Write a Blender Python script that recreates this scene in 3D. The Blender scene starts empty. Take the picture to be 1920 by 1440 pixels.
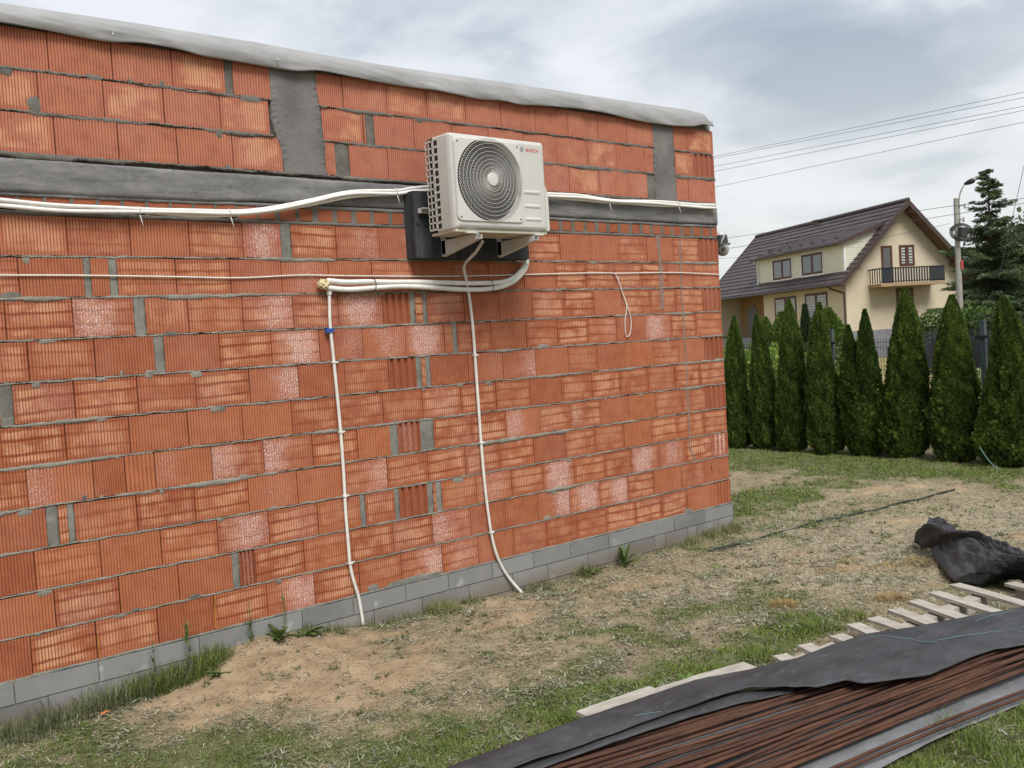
import bpy, bmesh, math, random
import numpy as np
from mathutils import Vector, Matrix, Euler
rng = np.random.default_rng(11)
random.seed(11)
scene = bpy.context.scene
COL = scene.collection
rad = math.radians

# ------------------------------------------------------------------ camera
FPX, YAW, PITCH, ROLL = 1778.49, rad(39.5521), rad(-2.5823), rad(-3.4631)
CAM = np.array([0.3267, -6.1939, 1.8226])
fw = np.array([math.sin(YAW)*math.cos(PITCH), math.cos(YAW)*math.cos(PITCH), math.sin(PITCH)])
r0 = np.cross(fw, [0, 0, 1]); r0 /= np.linalg.norm(r0); u0 = np.cross(r0, fw)
rt = math.cos(ROLL)*r0+math.sin(ROLL)*u0
up = -math.sin(ROLL)*r0+math.cos(ROLL)*u0
cam_d = bpy.data.cameras.new("camera"); cam = bpy.data.objects.new("camera", cam_d); COL.objects.link(cam)
cam_d.sensor_width = 36; cam_d.lens = 36*FPX/1920; cam_d.clip_end = 3000; cam_d.clip_start = .05
M = Matrix.Identity(4)
for i in range(3):
    M[i][0] = rt[i]; M[i][1] = up[i]; M[i][2] = -fw[i]; M[i][3] = CAM[i]
cam.matrix_world = M
scene.camera = cam

# ------------------------------------------------------------------ light
SUN_EL, SUN_AZ = 52, 202        # elevation; compass azimuth measured from +Y clockwise
world = bpy.data.worlds.new("World"); scene.world = world; world.use_nodes = True
wt = world.node_tree; wt.nodes.clear()
def wn(t, **k):
    n = wt.nodes.new(t)
    for a, b in k.items(): setattr(n, a, b)
    return n
wl = wt.links.new
sky = wn('ShaderNodeTexSky', sky_type='NISHITA', sun_disc=False, sun_elevation=rad(SUN_EL), sun_rotation=rad(SUN_AZ))
sky.air_density = 1.2; sky.dust_density = 2.0
skm = wn('ShaderNodeVectorMath', operation='SCALE'); skm.inputs['Scale'].default_value = 0.05
wl(sky.outputs[0], skm.inputs[0])
tc = wn('ShaderNodeTexCoord'); sep = wn('ShaderNodeSeparateXYZ'); wl(tc.outputs['Generated'], sep.inputs[0])
def wm(op, a, b=None, c=None, clamp=False):
    n = wn('ShaderNodeMath', operation=op); n.use_clamp = clamp
    for i, v in enumerate((a, b, c)):
        if v is None: continue
        if isinstance(v, (int, float)): n.inputs[i].default_value = v
        else: wl(v, n.inputs[i])
    return n.outputs[0]
zz = wm('ADD', wm('MAXIMUM', sep.outputs[2], 0.0), 0.22)
cx = wm('DIVIDE', sep.outputs[0], zz); cy = wm('DIVIDE', sep.outputs[1], zz)
cmb = wn('ShaderNodeCombineXYZ'); wl(cx, cmb.inputs[0]); wl(cy, cmb.inputs[1])
n1 = wn('ShaderNodeTexNoise'); n1.inputs['Scale'].default_value = 2.3; n1.inputs['Detail'].default_value = 9; n1.inputs['Roughness'].default_value = .52; n1.inputs['Distortion'].default_value = .35
mp = wn('ShaderNodeMapping'); mp.inputs['Location'].default_value = (3.1, 0.9, 0); wl(cmb.outputs[0], mp.inputs[0]); wl(mp.outputs[0], n1.inputs['Vector'])
# the one heavier cloud that hangs over the neighbour's house
def cloud_at(px, py, ex, ey, w):
    d = fw+rt*(px-960)/FPX-up*(py-720)/FPX; d /= np.linalg.norm(d)
    z = max(d[2], 0)+.22; x0, y0 = d[0]/z, d[1]/z
    a = wm('MULTIPLY', wm('SUBTRACT', cx, x0), 1/ex); b = wm('MULTIPLY', wm('SUBTRACT', cy, y0), 1/ey)
    r2 = wm('ADD', wm('MULTIPLY', a, a), wm('MULTIPLY', b, b))
    return wm('MULTIPLY', wm('EXPONENT', wm('MULTIPLY', r2, -1.0)), w)
dens = wm('ADD', n1.outputs[0], cloud_at(1600, 165, .34, .20, .27))
dens = wm('ADD', dens, cloud_at(1480, 40, .30, .25, .12))
dens = wm('ADD', dens, cloud_at(1420, 160, .12, .05, .12))
dens = wm('ADD', dens, cloud_at(250, 10, 1.0, .6, -.08))
cr = wn('ShaderNodeValToRGB')
E_ = cr.color_ramp.elements
E_[0].position = .38; E_[0].color = (.335, .342, .362, 1)
E_[1].position = .78; E_[1].color = (.150, .176, .206, 1)
e = E_.new(.49); e.color = (.288, .302, .320, 1)
e = E_.new(.60); e.color = (.212, .236, .262, 1)
wl(dens, cr.inputs[0])
# brighter, warmer band of thin cloud low over the horizon
hz = wm('MULTIPLY', wm('SUBTRACT', .30, sep.outputs[2], clamp=True), 2.6, clamp=True)
mixh = wn('ShaderNodeMixRGB'); wl(hz, mixh.inputs[0]); wl(cr.outputs[0], mixh.inputs[1]); mixh.inputs[2].default_value = (.330, .335, .325, 1)
mixs = wn('ShaderNodeMixRGB'); mixs.inputs[0].default_value = .90; wl(skm.outputs[0], mixs.inputs[1]); wl(mixh.outputs[0], mixs.inputs[2])
bg = wn('ShaderNodeBackground'); bg.inputs[1].default_value = 1.12; wl(mixs.outputs[0], bg.inputs[0])
wo = wn('ShaderNodeOutputWorld'); wl(bg.outputs[0], wo.inputs[0])
sd = bpy.data.lights.new("sun", 'SUN'); sd.energy = 1.5; sd.angle = rad(26); sd.color = (1, .965, .91)
so = bpy.data.objects.new("sun", sd); COL.objects.link(so)
sdir = Vector((math.sin(rad(SUN_AZ))*math.cos(rad(SUN_EL)), math.cos(rad(SUN_AZ))*math.cos(rad(SUN_EL)), math.sin(rad(SUN_EL))))
so.rotation_euler = sdir.to_track_quat('Z', 'Y').to_euler(); so.location = (0, -10, 20)
scene.view_settings.view_transform = 'Standard'; scene.view_settings.look = 'None'
scene.view_settings.exposure = 1.28; scene.view_settings.gamma = 1; scene.view_settings.use_curve_mapping = False
scene.cycles.max_bounces = 6; scene.cycles.use_denoising = True
scene.cycles.caustics_reflective = False; scene.cycles.caustics_refractive = False

# ------------------------------------------------------------------ where things stand: bearings measured on the site picture -> metres
def ray(x, y): return fw+rt*(x-960)/FPX-up*(y-720)/FPX
def on_y(x, y, Y=0.0):
    d = ray(x, y); return CAM+d*((Y-CAM[1])/d[1])
def on_x(x, y, X):
    d = ray(x, y); return CAM+d*((X-CAM[0])/d[0])
def on_z(x, y, z=-.25):
    d = ray(x, y); return CAM+d*((z-CAM[2])/d[2])
def at_d(x, y, D):
    d = ray(x, y); return CAM+d*D/math.hypot(d[0], d[1])
def wall_x(px, z):
    k = (px-960)/FPX; P = np.array([0, 0, z])-CAM
    return -((P@rt)-k*(P@fw))/(rt[0]-k*fw[0])

# ------------------------------------------------------------------ numeric noise
_T = rng.random((256, 256))
def vnoise(x, y):
    x = np.asarray(x, float); y = np.asarray(y, float)
    xi = np.floor(x).astype(int); yi = np.floor(y).astype(int); fx = x-xi; fy = y-yi
    fx = fx*fx*(3-2*fx); fy = fy*fy*(3-2*fy)
    a = _T[xi & 255, yi & 255]; b = _T[(xi+1) & 255, yi & 255]; c = _T[xi & 255, (yi+1) & 255]; d = _T[(xi+1) & 255, (yi+1) & 255]
    return (a*(1-fx)+b*fx)*(1-fy)+(c*(1-fx)+d*fx)*fy
def fbm(x, y, o=4):
    s = 0; a = .5; t = 0
    for i in range(o):
        s = s+a*vnoise(np.asarray(x)*2**i+17*i, np.asarray(y)*2**i+31*i); t += a; a *= .5
    return s/t

# ------------------------------------------------------------------ objects
def tag(o, label=None, cat=None, group=None, kind=None):
    if label: o['label'] = label
    if cat: o['category'] = cat
    if group: o['group'] = group
    if kind: o['kind'] = kind
    return o
def empty(name, loc=(0, 0, 0), rz=0, **k):
    o = bpy.data.objects.new(name, None); COL.objects.link(o); o.location = loc; o.rotation_euler = (0, 0, rz); o.empty_display_size = .2
    return tag(o, **k)
def link(name, me, parent=None, loc=None, **k):
    o = bpy.data.objects.new(name, me); COL.objects.link(o)
    if parent: o.parent = parent
    if loc is not None: o.location = loc
    return tag(o, **k)
class MB:
    def __init__(s): s.v = []; s.f = []; s.m = []; s.mi = 0
    def add(s, vs, fs):
        b = len(s.v); s.v += [tuple(float(c) for c in v) for v in vs]; s.f += [tuple(i+b for i in f) for f in fs]; s.m += [s.mi]*len(fs)
    def box(s, x0, x1, y0, y1, z0, z1, M=None):
        vs = [Vector(p) for p in ((x0, y0, z0), (x1, y0, z0), (x1, y1, z0), (x0, y1, z0), (x0, y0, z1), (x1, y0, z1), (x1, y1, z1), (x0, y1, z1))]
        if M is not None: vs = [M @ v for v in vs]
        s.add(vs, [(0, 3, 2, 1), (4, 5, 6, 7), (0, 1, 5, 4), (1, 2, 6, 5), (2, 3, 7, 6), (3, 0, 4, 7)])
    def beam(s, a, b, w, h, upv=(0, 0, 1)):
        a = Vector(a); b = Vector(b); d = (b-a); L = d.length; d.normalize()
        r = d.cross(Vector(upv)); r.normalize(); u = r.cross(d)
        vs = []
        for p in (a, b):
            for sx, sz in ((-1, -1), (1, -1), (1, 1), (-1, 1)): vs.append(p+r*sx*w/2+u*sz*h/2)
        s.add(vs, [(3, 2, 1, 0), (4, 5, 6, 7), (0, 1, 5, 4), (1, 2, 6, 5), (2, 3, 7, 6), (3, 0, 4, 7)])
    def tube(s, pts, r, n=8, caps=True):
        pts = [Vector(p) for p in pts]; K = len(pts); rs = r if hasattr(r, '__len__') else [r]*K
        b = len(s.v); ref = None
        for i, p in enumerate(pts):
            d = (pts[min(i+1, K-1)]-pts[max(i-1, 0)]); d.normalize()
            if ref is None:
                ref = Vector((0, 0, 1)) if abs(d.z) < .9 else Vector((1, 0, 0))
            a = d.cross(ref)
            if a.length < 1e-4: a = d.orthogonal()
            a.normalize(); c = a.cross(d); ref = c
            for k in range(n):
                t = 2*math.pi*k/n; q = p+(a*math.cos(t)+c*math.sin(t))*rs[i]; s.v.append((q.x, q.y, q.z))
        for i in range(K-1):
            for k in range(n):
                s.f.append((b+i*n+k, b+i*n+(k+1) % n, b+(i+1)*n+(k+1) % n, b+(i+1)*n+k)); s.m.append(s.mi)
        if caps:
            s.f.append(tuple(b+k for k in range(n))[::-1]); s.m.append(s.mi)
            s.f.append(tuple(b+(K-1)*n+k for k in range(n))); s.m.append(s.mi)
    def prism(s, poly, y0, y1):   # poly in xz
        n = len(poly)
        s.add([(p[0], y0, p[1]) for p in poly]+[(p[0], y1, p[1]) for p in poly],
              [tuple(range(n)), tuple(range(2*n-1, n-1, -1))]+[(i, i+n, (i+1) % n+n, (i+1) % n) for i in range(n)])
    def lathe(s, prof, c, axis='z', n=20):
        b = len(s.v); K = len(prof)
        for r, h in prof:
            for k in range(n):
                t = 2*math.pi*k/n; x, y = r*math.cos(t), r*math.sin(t)
                p = (x, y, h) if axis == 'z' else ((x, h, y) if axis == 'y' else (h, x, y))
                s.v.append((p[0]+c[0], p[1]+c[1], p[2]+c[2]))
        for i in range(K-1):
            for k in range(n):
                s.f.append((b+i*n+k, b+i*n+(k+1) % n, b+(i+1)*n+(k+1) % n, b+(i+1)*n+k)); s.m.append(s.mi)
        s.f.append(tuple(b+k for k in range(n))[::-1]); s.m.append(s.mi)
        s.f.append(tuple(b+(K-1)*n+k for k in range(n))); s.m.append(s.mi)
    def mesh(s, name, mat, smooth=False, recalc=True):
        me = bpy.data.meshes.new(name); me.from_pydata(s.v, [], s.f)
        for m in (mat if isinstance(mat, (list, tuple)) else [mat]): me.materials.append(m)
        if isinstance(mat, (list, tuple)): me.polygons.foreach_set('material_index', s.m)
        if recalc:
            bm = bmesh.new(); bm.from_mesh(me); bmesh.ops.recalc_face_normals(bm, faces=bm.faces); bm.to_mesh(me); bm.free()
        if smooth:
            me.polygons.foreach_set('use_smooth', [True]*len(me.polygons))
            if smooth != 'all':
                try: me.set_sharp_from_angle(angle=rad(40))
                except Exception: pass
        me.update(); return me
    def build(s, name, mat, parent=None, smooth=False, bevel=0, loc=None, **k):
        o = link(name, s.mesh(name, mat, smooth), parent, loc, **k)
        if bevel:
            m = o.modifiers.new('bevel', 'BEVEL'); m.width = bevel; m.segments = 2; m.limit_method = 'ANGLE'; m.angle_limit = rad(50)
        return o
def np_mesh(name, verts, faces, mat, col=None, smooth=False, fs=None):
    """verts (N,3), faces (F,k) arrays; col: per-vertex float attribute 'rnd'"""
    me = bpy.data.meshes.new(name); verts = np.asarray(verts, np.float32); faces = np.asarray(faces, np.int32)
    k = faces.shape[1]
    me.vertices.add(len(verts)); me.vertices.foreach_set('co', verts.ravel())
    me.loops.add(faces.size); me.loops.foreach_set('vertex_index', faces.ravel())
    me.polygons.add(len(faces)); me.polygons.foreach_set('loop_start', np.arange(len(faces), dtype=np.int32)*k)
    me.polygons.foreach_set('loop_total', np.full(len(faces), k, np.int32))
    if smooth: me.polygons.foreach_set('use_smooth', np.ones(len(faces), bool))
    if col is not None:
        a = me.attributes.new('tint', 'FLOAT', 'POINT'); a.data.foreach_set('value', np.asarray(col, np.float32))
    me.materials.append(mat); me.update(calc_edges=True); return me

# ------------------------------------------------------------------ material kit
class N:
    def __init__(s, name, rough=.8, spec=.3):
        s.m = bpy.data.materials.new(name); s.m.use_nodes = True; s.t = s.m.node_tree; s.b = s.t.nodes['Principled BSDF']
        s.b.inputs['Roughness'].default_value = rough; s.b.inputs['Specular IOR Level'].default_value = spec
        s._pos = None
    def n(s, t, **k):
        x = s.t.nodes.new(t)
        for a, b in k.items(): setattr(x, a, b)
        return x
    def put(s, sock, v):
        if isinstance(v, (int, float)): sock.default_value = v
        elif isinstance(v, tuple): sock.default_value = (*v, 1) if len(v) == 3 and sock.type == 'RGBA' else v
        else: s.t.links.new(v, sock)
    def math(s, op, a, b=None, c=None, clamp=False):
        x = s.n('ShaderNodeMath', operation=op); x.use_clamp = clamp
        for i, v in enumerate((a, b, c)):
            if v is not None: s.put(x.inputs[i], v)
        return x.outputs[0]
    def mix(s, f, a, b, mode='MIX'):
        x = s.n('ShaderNodeMixRGB', blend_type=mode); s.put(x.inputs[0], f); s.put(x.inputs[1], a); s.put(x.inputs[2], b); return x.outputs[0]
    def pos(s):
        if s._pos is None: s._pos = s.n('ShaderNodeNewGeometry').outputs['Position']
        return s._pos
    def obj(s): return s.n('ShaderNodeTexCoord').outputs['Object']
    def vec(s, v, sc=(1, 1, 1), lo=(0, 0, 0)):
        x = s.n('ShaderNodeMapping'); s.put(x.inputs[0], v); x.inputs['Scale'].default_value = sc; x.inputs['Location'].default_value = lo; return x.outputs[0]
    def noise(s, v, scale=5, detail=4, rough=.55, dist=0, col=False):
        x = s.n('ShaderNodeTexNoise'); s.put(x.inputs['Vector'], v); x.inputs['Scale'].default_value = scale; x.inputs['Detail'].default_value = detail
        x.inputs['Roughness'].default_value = rough; x.inputs['Distortion'].default_value = dist; return x.outputs[1 if col else 0]
    def ramp(s, f, *st):
        x = s.n('ShaderNodeValToRGB'); s.put(x.inputs[0], f); el = x.color_ramp.elements
        while len(el) < len(st): el.new(.5)
        for q, (p, c) in zip(el, st): q.position = p; q.color = (*c, 1) if isinstance(c, tuple) else (c, c, c, 1)
        return x.outputs[0]
    def step(s, v, a, b):
        x = s.n('ShaderNodeMapRange', interpolation_type='SMOOTHSTEP'); s.put(x.inputs[0], v); s.put(x.inputs[1], a); s.put(x.inputs[2], b); return x.outputs[0]
    def attr(s, name, typ='OBJECT'):
        x = s.n('ShaderNodeAttribute', attribute_type=typ, attribute_name=name); return x.outputs['Fac']
    def sep(s, v):
        x = s.n('ShaderNodeSeparateXYZ'); s.put(x.inputs[0], v); return x.outputs
    def bump(s, h, strength=.3, dist=.01):
        x = s.n('ShaderNodeBump'); s.put(x.inputs['Height'], h); x.inputs['Strength'].default_value = strength; x.inputs['Distance'].default_value = dist
        s.put(s.b.inputs['Normal'], x.outputs[0])
    def color(s, c): s.put(s.b.inputs['Base Color'], c); return s
    def rough(s, r): s.put(s.b.inputs['Roughness'], r); return s
def simple(name, c, rough=.6, spec=.3, var=.12, scale=12, metal=0, bump=0):
    k = N(name, rough, spec); p = k.pos(); n = k.noise(p, scale, 5)
    k.color(k.mix(k.step(n, .3, .7), tuple(x*(1-var) for x in c), tuple(min(1, x*(1+var)) for x in c)))
    k.b.inputs['Metallic'].default_value = metal
    if bump: k.bump(k.noise(p, scale*4, 5), bump, .004)
    return k.m

# clay block: fired clay with extruded ribs, press bands, chalky bloom
def make_clay():
    k = N('clay_block', .85, .2); o = k.obj(); ox, oy, oz = k.sep(o); P = k.pos(); px_, py_, pz_ = k.sep(P)
    tone = k.attr('tone'); pink = k.attr('pink'); band = k.attr('band'); pale = k.attr('pale'); bloom = k.attr('bloom'); bx = k.attr('bx'); seed = k.attr('seed'); rib = k.attr('ribs')
    base = k.mix(tone, (.298, .090, .041), (.395, .136, .060))
    base = k.mix(pink, base, (.40, .150, .100))
    n1 = k.noise(P, 9, 5, .6); n2 = k.noise(P, 70, 4, .6)
    base = k.mix(k.math('MULTIPLY', k.step(n1, .42, .72), .4), base, (.47, .17, .08))
    base = k.mix(k.math('MULTIPLY', k.step(n1, .50, .25), .45), base, (.25, .066, .032))
    # ribs: a groove profile at every 1/ribs of the block
    ph = k.math('FRACT', k.math('MULTIPLY', ox, rib)); tri = k.math('ABSOLUTE', k.math('SUBTRACT', ph, .5))
    nz = k.noise(k.vec(P, (60, 60, 14)), 1, 3)
    groove = k.step(k.math('ADD', tri, k.math('MULTIPLY', k.math('SUBTRACT', nz, .5), .16)), .33, .47)   # 1 in the grooves
    ribv = k.noise(k.vec(P, (55, 1, 3)), 1, 2)
    # press bands running along the block
    wob = k.math('MULTIPLY', k.math('SUBTRACT', k.noise(k.vec(P, (7, 7, 20)), 1, 3), .5), .10)
    tilt = k.math('MULTIPLY', k.math('SUBTRACT', ox, .5), k.math('MULTIPLY', k.math('SUBTRACT', seed, .5), .14))
    h = k.math('ADD', k.math('ADD', oz, wob), tilt)
    def pulse(c, w):
        d = k.math('ABSOLUTE', k.math('SUBTRACT', h, k.math('ADD', c, k.math('MULTIPLY', seed, .07))))
        return k.step(d, w, w*.45)
    bands = k.math('MAXIMUM', pulse(.26, .05), pulse(.63, .055))
    bands = k.math('MAXIMUM', bands, k.math('MULTIPLY', pulse(.88, .04), .7))
    inz = k.math('MULTIPLY', k.step(h, .07, .16), k.step(h, .96, .86))
    inx = k.math('MULTIPLY', k.step(ox, .03, .12), k.step(ox, .97, .86))
    patch = k.step(k.noise(k.vec(P, (5, 5, 7)), 1, 3), .36, .62)
    lit = k.math('MULTIPLY', k.math('MULTIPLY', inz, inx), k.math('MULTIPLY', patch, k.math('SUBTRACT', 1.0, groove)))
    lit = k.math('MULTIPLY', lit, k.math('ADD', .45, ribv))
    amt = k.math('MAXIMUM', k.math('MULTIPLY', band, .72), k.math('MULTIPLY', pale, .95))
    c = k.mix(k.math('MULTIPLY', lit, amt, clamp=True), base, (.62, .335, .19))
    c = k.mix(k.math('MULTIPLY', bands, k.math('MULTIPLY', band, .70)), c, (.235, .050, .022))
    c = k.mix(k.math('MULTIPLY', groove, k.math('SUBTRACT', .52, k.math('MULTIPLY', pink, .10))), c, (.165, .038, .018))
    # chalky salt bloom: speckle inside a soft patch
    dx = k.math('MULTIPLY', k.math('SUBTRACT', ox, bx), 1.75); dz = k.math('MULTIPLY', k.math('SUBTRACT', oz, .5), 1.0)
    r = k.math('POWER', k.math('ADD', k.math('POWER', k.math('ABSOLUTE', dx), 3.5), k.math('POWER', k.math('ABSOLUTE', dz), 3.5)), .2857)
    rr = k.math('ADD', r, k.math('MULTIPLY', k.math('SUBTRACT', k.noise(P, 11, 4), .5), 1.1))
    blob = k.math('MULTIPLY', k.step(rr, .80, .20), bloom)
    bl2 = k.math('MULTIPLY', bloom, k.math('ADD', .20, k.math('MULTIPLY', k.step(rr, .95, .15), .90)), clamp=True)
    sp = k.step(k.noise(k.vec(P, (1, 1, .8)), 120, 5, .8), k.math('SUBTRACT', .60, k.math('MULTIPLY', bl2, .115)), k.math('SUBTRACT', .70, k.math('MULTIPLY', bl2, .13)))
    c = k.mix(k.math('MULTIPLY', bl2, .50), c, (.46, .215, .165))
    c = k.mix(k.math('MULTIPLY', sp, k.math('MULTIPLY', k.step(bl2, .08, .5), .85), clamp=True), c, (.70, .58, .55))
    wd = k.step(k.noise(P, 1.7, 4, .6), .52, .70); sp2 = k.step(k.noise(P, 140, 5, .75), .56, .70)
    c = k.mix(k.math('MULTIPLY', wd, .16), c, (.50, .26, .20)); c = k.mix(k.math('MULTIPLY', k.math('MULTIPLY', wd, sp2), .42), c, (.66, .52, .47))
    # faint dusting everywhere and dirt near the joints
    c = k.mix(k.math('MULTIPLY', k.step(k.noise(P, 120, 5, .7), .62, .8), .22), c, (.62, .38, .30))
    edge = k.math('MAXIMUM', k.step(oz, .035, .0), k.step(oz, .965, 1.0))
    c = k.mix(k.math('MULTIPLY', edge, k.math('MULTIPLY', k.step(n2, .4, .6), .55)), c, (.20, .13, .10))
    k.color(c)
    hgt = k.math('ADD', k.math('MULTIPLY', groove, -1.0), k.math('ADD', k.math('MULTIPLY', n2, .5), k.math('MULTIPLY', k.math('MULTIPLY', bands, band), -.8)))
    k.bump(hgt, .55, .0022)
    return k.m
CLAY = make_clay()
def make_mortar(name, c0, c1, sc=1.0, b=.6):
    k = N(name, .95, .15); P = k.pos(); n = k.noise(P, 6*sc, 6, .6); f = k.noise(P, 90*sc, 5, .7)
    c = k.mix(k.step(n, .3, .7), c0, c1); c = k.mix(k.math('MULTIPLY', k.step(f, .5, .75), .45), c, tuple(min(1, x*1.7) for x in c1))
    c = k.mix(k.math('MULTIPLY', k.step(f, .42, .28), .55), c, tuple(x*.45 for x in c0)); k.color(c); k.bump(f, b, .006); return k.m
MORTAR = make_mortar('mortar', (.155, .145, .125), (.27, .25, .215))
MORTAR_UP = make_mortar('mortar_weathered', (.10, .095, .085), (.17, .16, .14))
PLUG = make_mortar('mortar_plug', (.135, .135, .118), (.225, .222, .195), 1, .35)
def make_concrete():
    k = N('cast_concrete', .9, .2); P = k.pos(); n = k.noise(k.vec(P, (1.2, 1, 3.5)), 2.2, 6, .62); f = k.noise(P, 55, 6, .7); v = k.noise(k.vec(P, (26, 26, 1.6)), 1, 4)
    g = k.noise(k.vec(P, (1.5, 1, 14)), 1.5, 5)
    c = k.ramp(n, (.25, (.105, .105, .105)), (.5, (.175, .173, .168)), (.75, (.29, .285, .28)))
    c = k.mix(k.math('MULTIPLY', k.step(g, .48, .66), .42), c, (.062, .062, .063))
    c = k.mix(k.math('MULTIPLY', k.step(f, .52, .70), .5), c, (.27, .26, .25))
    c = k.mix(k.math('MULTIPLY', k.step(v, .6, .8), .12), c, (.27, .26, .25))
    vo = k.n('ShaderNodeTexVoronoi'); k.put(vo.inputs['Vector'], P); vo.inputs['Scale'].default_value = 18
    c = k.mix(k.step(vo.outputs[0], .09, .05), c, (.03, .03, .03))
    k.color(c); k.bump(k.math('ADD', f, k.math('MULTIPLY', g, .6)), .5, .008); return k.m
CONC = make_concrete()
def make_rough_conc():
    k = N('rough_concrete', .95, .15); P = k.pos(); f = k.noise(P, 38, 6, .75); n = k.noise(P, 4, 4)
    c = k.mix(k.step(n, .3, .7), (.125, .122, .116), (.185, .18, .172)); c = k.mix(k.math('MULTIPLY', k.step(f, .5, .65), .25), c, (.23, .22, .205)); c = k.mix(k.math('MULTIPLY', k.step(f, .36, .26), .8), c, (.03, .03, .03))
    k.color(c); k.bump(f, .6, .008); return k.m
ROUGHC = make_rough_conc()
def make_found():
    k = N('concrete_block', .92, .2); P = k.pos(); n = k.noise(P, 3, 5); f = k.noise(P, 110, 4, .7); t = k.attr('tone')
    c = k.mix(t, (.150, .151, .150), (.235, .234, .228)); c = k.mix(k.math('MULTIPLY', k.step(n, .45, .7), .5), c, (.26, .255, .24))
    c = k.mix(k.math('MULTIPLY', k.step(n, .42, .25), .5), c, (.13, .135, .14)); c = k.mix(k.math('MULTIPLY', k.step(f, .55, .75), .3), c, (.42, .41, .39))
    w = k.noise(P, 5, 4); c = k.mix(k.math('MULTIPLY', k.step(w, .62, .72), .5), c, (.50, .50, .50)); c = k.mix(k.math('MULTIPLY', k.step(k.math('ADD', k.sep(P)[2], k.math('MULTIPLY', k.math('SUBTRACT', n, .5), .14)), -.12, -.25), .6), c, (.17, .13, .085))
    k.color(c); k.bump(f, .5, .004); return k.m
FOUND = make_found()
WHITEP = simple('white_pipe_cover', (.72, .71, .68), .5, .35, .06, 25)
PVC = simple('white_conduit', (.66, .65, .60), .45, .4, .08, 18)
STEEL = simple('galvanised', (.42, .42, .42), .45, .5, .15, 30, .6)
BLACKP = simple('black_plastic', (.018, .018, .02), .5, .4, .2, 30)
BROWN = simple('brown_frame', (.085, .032, .022), .5, .35, .15, 10)
GLASSD = None
# ------------------------------------------------------------------ ground shape
def gz(x, y):
    x = np.asarray(x, float); y = np.asarray(y, float)
    z = -.262+.145*np.exp(-((x-3.05)/.55)**2-((y-.1)/.95)**2)-.045*np.exp(-((x-6.4)/1.5)**2-(y/1.2)**2)+.05*np.exp(-((x-4.3)/.8)**2-((y+1.0)/.7)**2)
    near = np.exp(-(np.maximum(0, np.hypot(x-6, y+1)-8)/8)**2)
    z = z+near*(.05*(fbm(x*.9, y*.9, 3)-.5)+.050*(fbm(x*4, y*4, 3)-.5)+.030*(fbm(x*13, y*13, 3)-.5))
    return z
def zone_maps(x, y):
    """sand, straw and green shares of the yard, 0..1, from where each lies"""
    def g(cx_, cy_, sx, sy, w=1): return w*np.exp(-((x-cx_)/sx)**2-((y-cy_)/sy)**2)
    nn = fbm(x*1.6+7, y*1.6, 4)-.5; n2 = fbm(x*5+3, y*5, 3)-.5
    sand = g(3.3, -.35, .75, .42, 1.2)+g(2.55, -.35, .45, .3, .9)+g(3.5, -1.0, .5, .35, .9)+g(5.5, -1.05, .35, .25, .6)+g(6.3, -.75, .5, .25, .5)+g(4.2, -1.5, .5, .3, .45)+g(4.6, -.7, .5, .25, .35)+g(2.5, -.8, .4, .3, .5)
    sand = np.clip(sand*.85+2.3*nn+1.5*n2-.05, 0, 1)
    straw = g(6.9, -1.4, 1.3, .65, 1.1)+g(8.6, -1.1, 1.6, .6, .9)+g(7.6, -1.9, .9, .5, .9)+g(10.0, -2.0, 1.4, .8, .8)+g(9.5, -.1, 1.6, .35, .6)
    straw = np.clip(straw+1.5*nn+.9*n2+.1, 0, 1)
    green = g(12.9, 1.5, 1.1, 6, 1.3)+g(9.0, .75, 1.1, .6, 1.0)+g(10.6, .5, 1.4, .8, .7)+g(1.9, -1.3, .9, .5, .95)+g(5.6, -1.7, 1.0, .35, .35)+g(4.0, -2.0, .8, .3, .5)+g(8.0, -.25, .8, .25, .5)+g(1.1, -.9, .55, .45, 1.1)+g(2.9, -2.15, .75, .35, 1.2)+g(2.1, -1.6, .8, .45, .8)+g(3.6, -2.38, .5, .2, 1.2)+g(4.6, -2.45, .7, .22, 1.1)+g(5.7, -2.4, .7, .28, 1.2)+g(4.9, -4.25, 1.0, .38, 1.5)+g(6.4, -4.6, 2.0, .4, 1.3)+g(6.2, -1.75, .6, .3, .35)+g(7.9, -2.7, .6, .3, .7)+g(5.0, -1.2, .7, .4, .35)
    green = np.clip(green*1.05-1.6*nn+1.2*n2+.05, 0, 1)
    return sand, straw, green
def axis(fine0, fine1, st, far):
    a = list(np.arange(fine0, fine1, st)); d = st; q = fine0
    lo = []
    while q > -far: d *= 1.35; q -= d; lo.append(q)
    hi = []; d = st; q = a[-1]
    while q < far: d *= 1.35; q += d; hi.append(q)
    return np.array(lo[::-1]+a+hi)
XS = axis(.6, 15, .045, 900); YS = axis(-5.2, 4.2, .045, 900)
GX, GY = np.meshgrid(XS, YS, indexing='ij'); GZ = gz(GX, GY)
nx, ny = GX.shape; idx = np.arange(nx*ny).reshape(nx, ny)
gf = np.stack([idx[:-1, :-1], idx[1:, :-1], idx[1:, 1:], idx[:-1, 1:]], -1).reshape(-1, 4)
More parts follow.
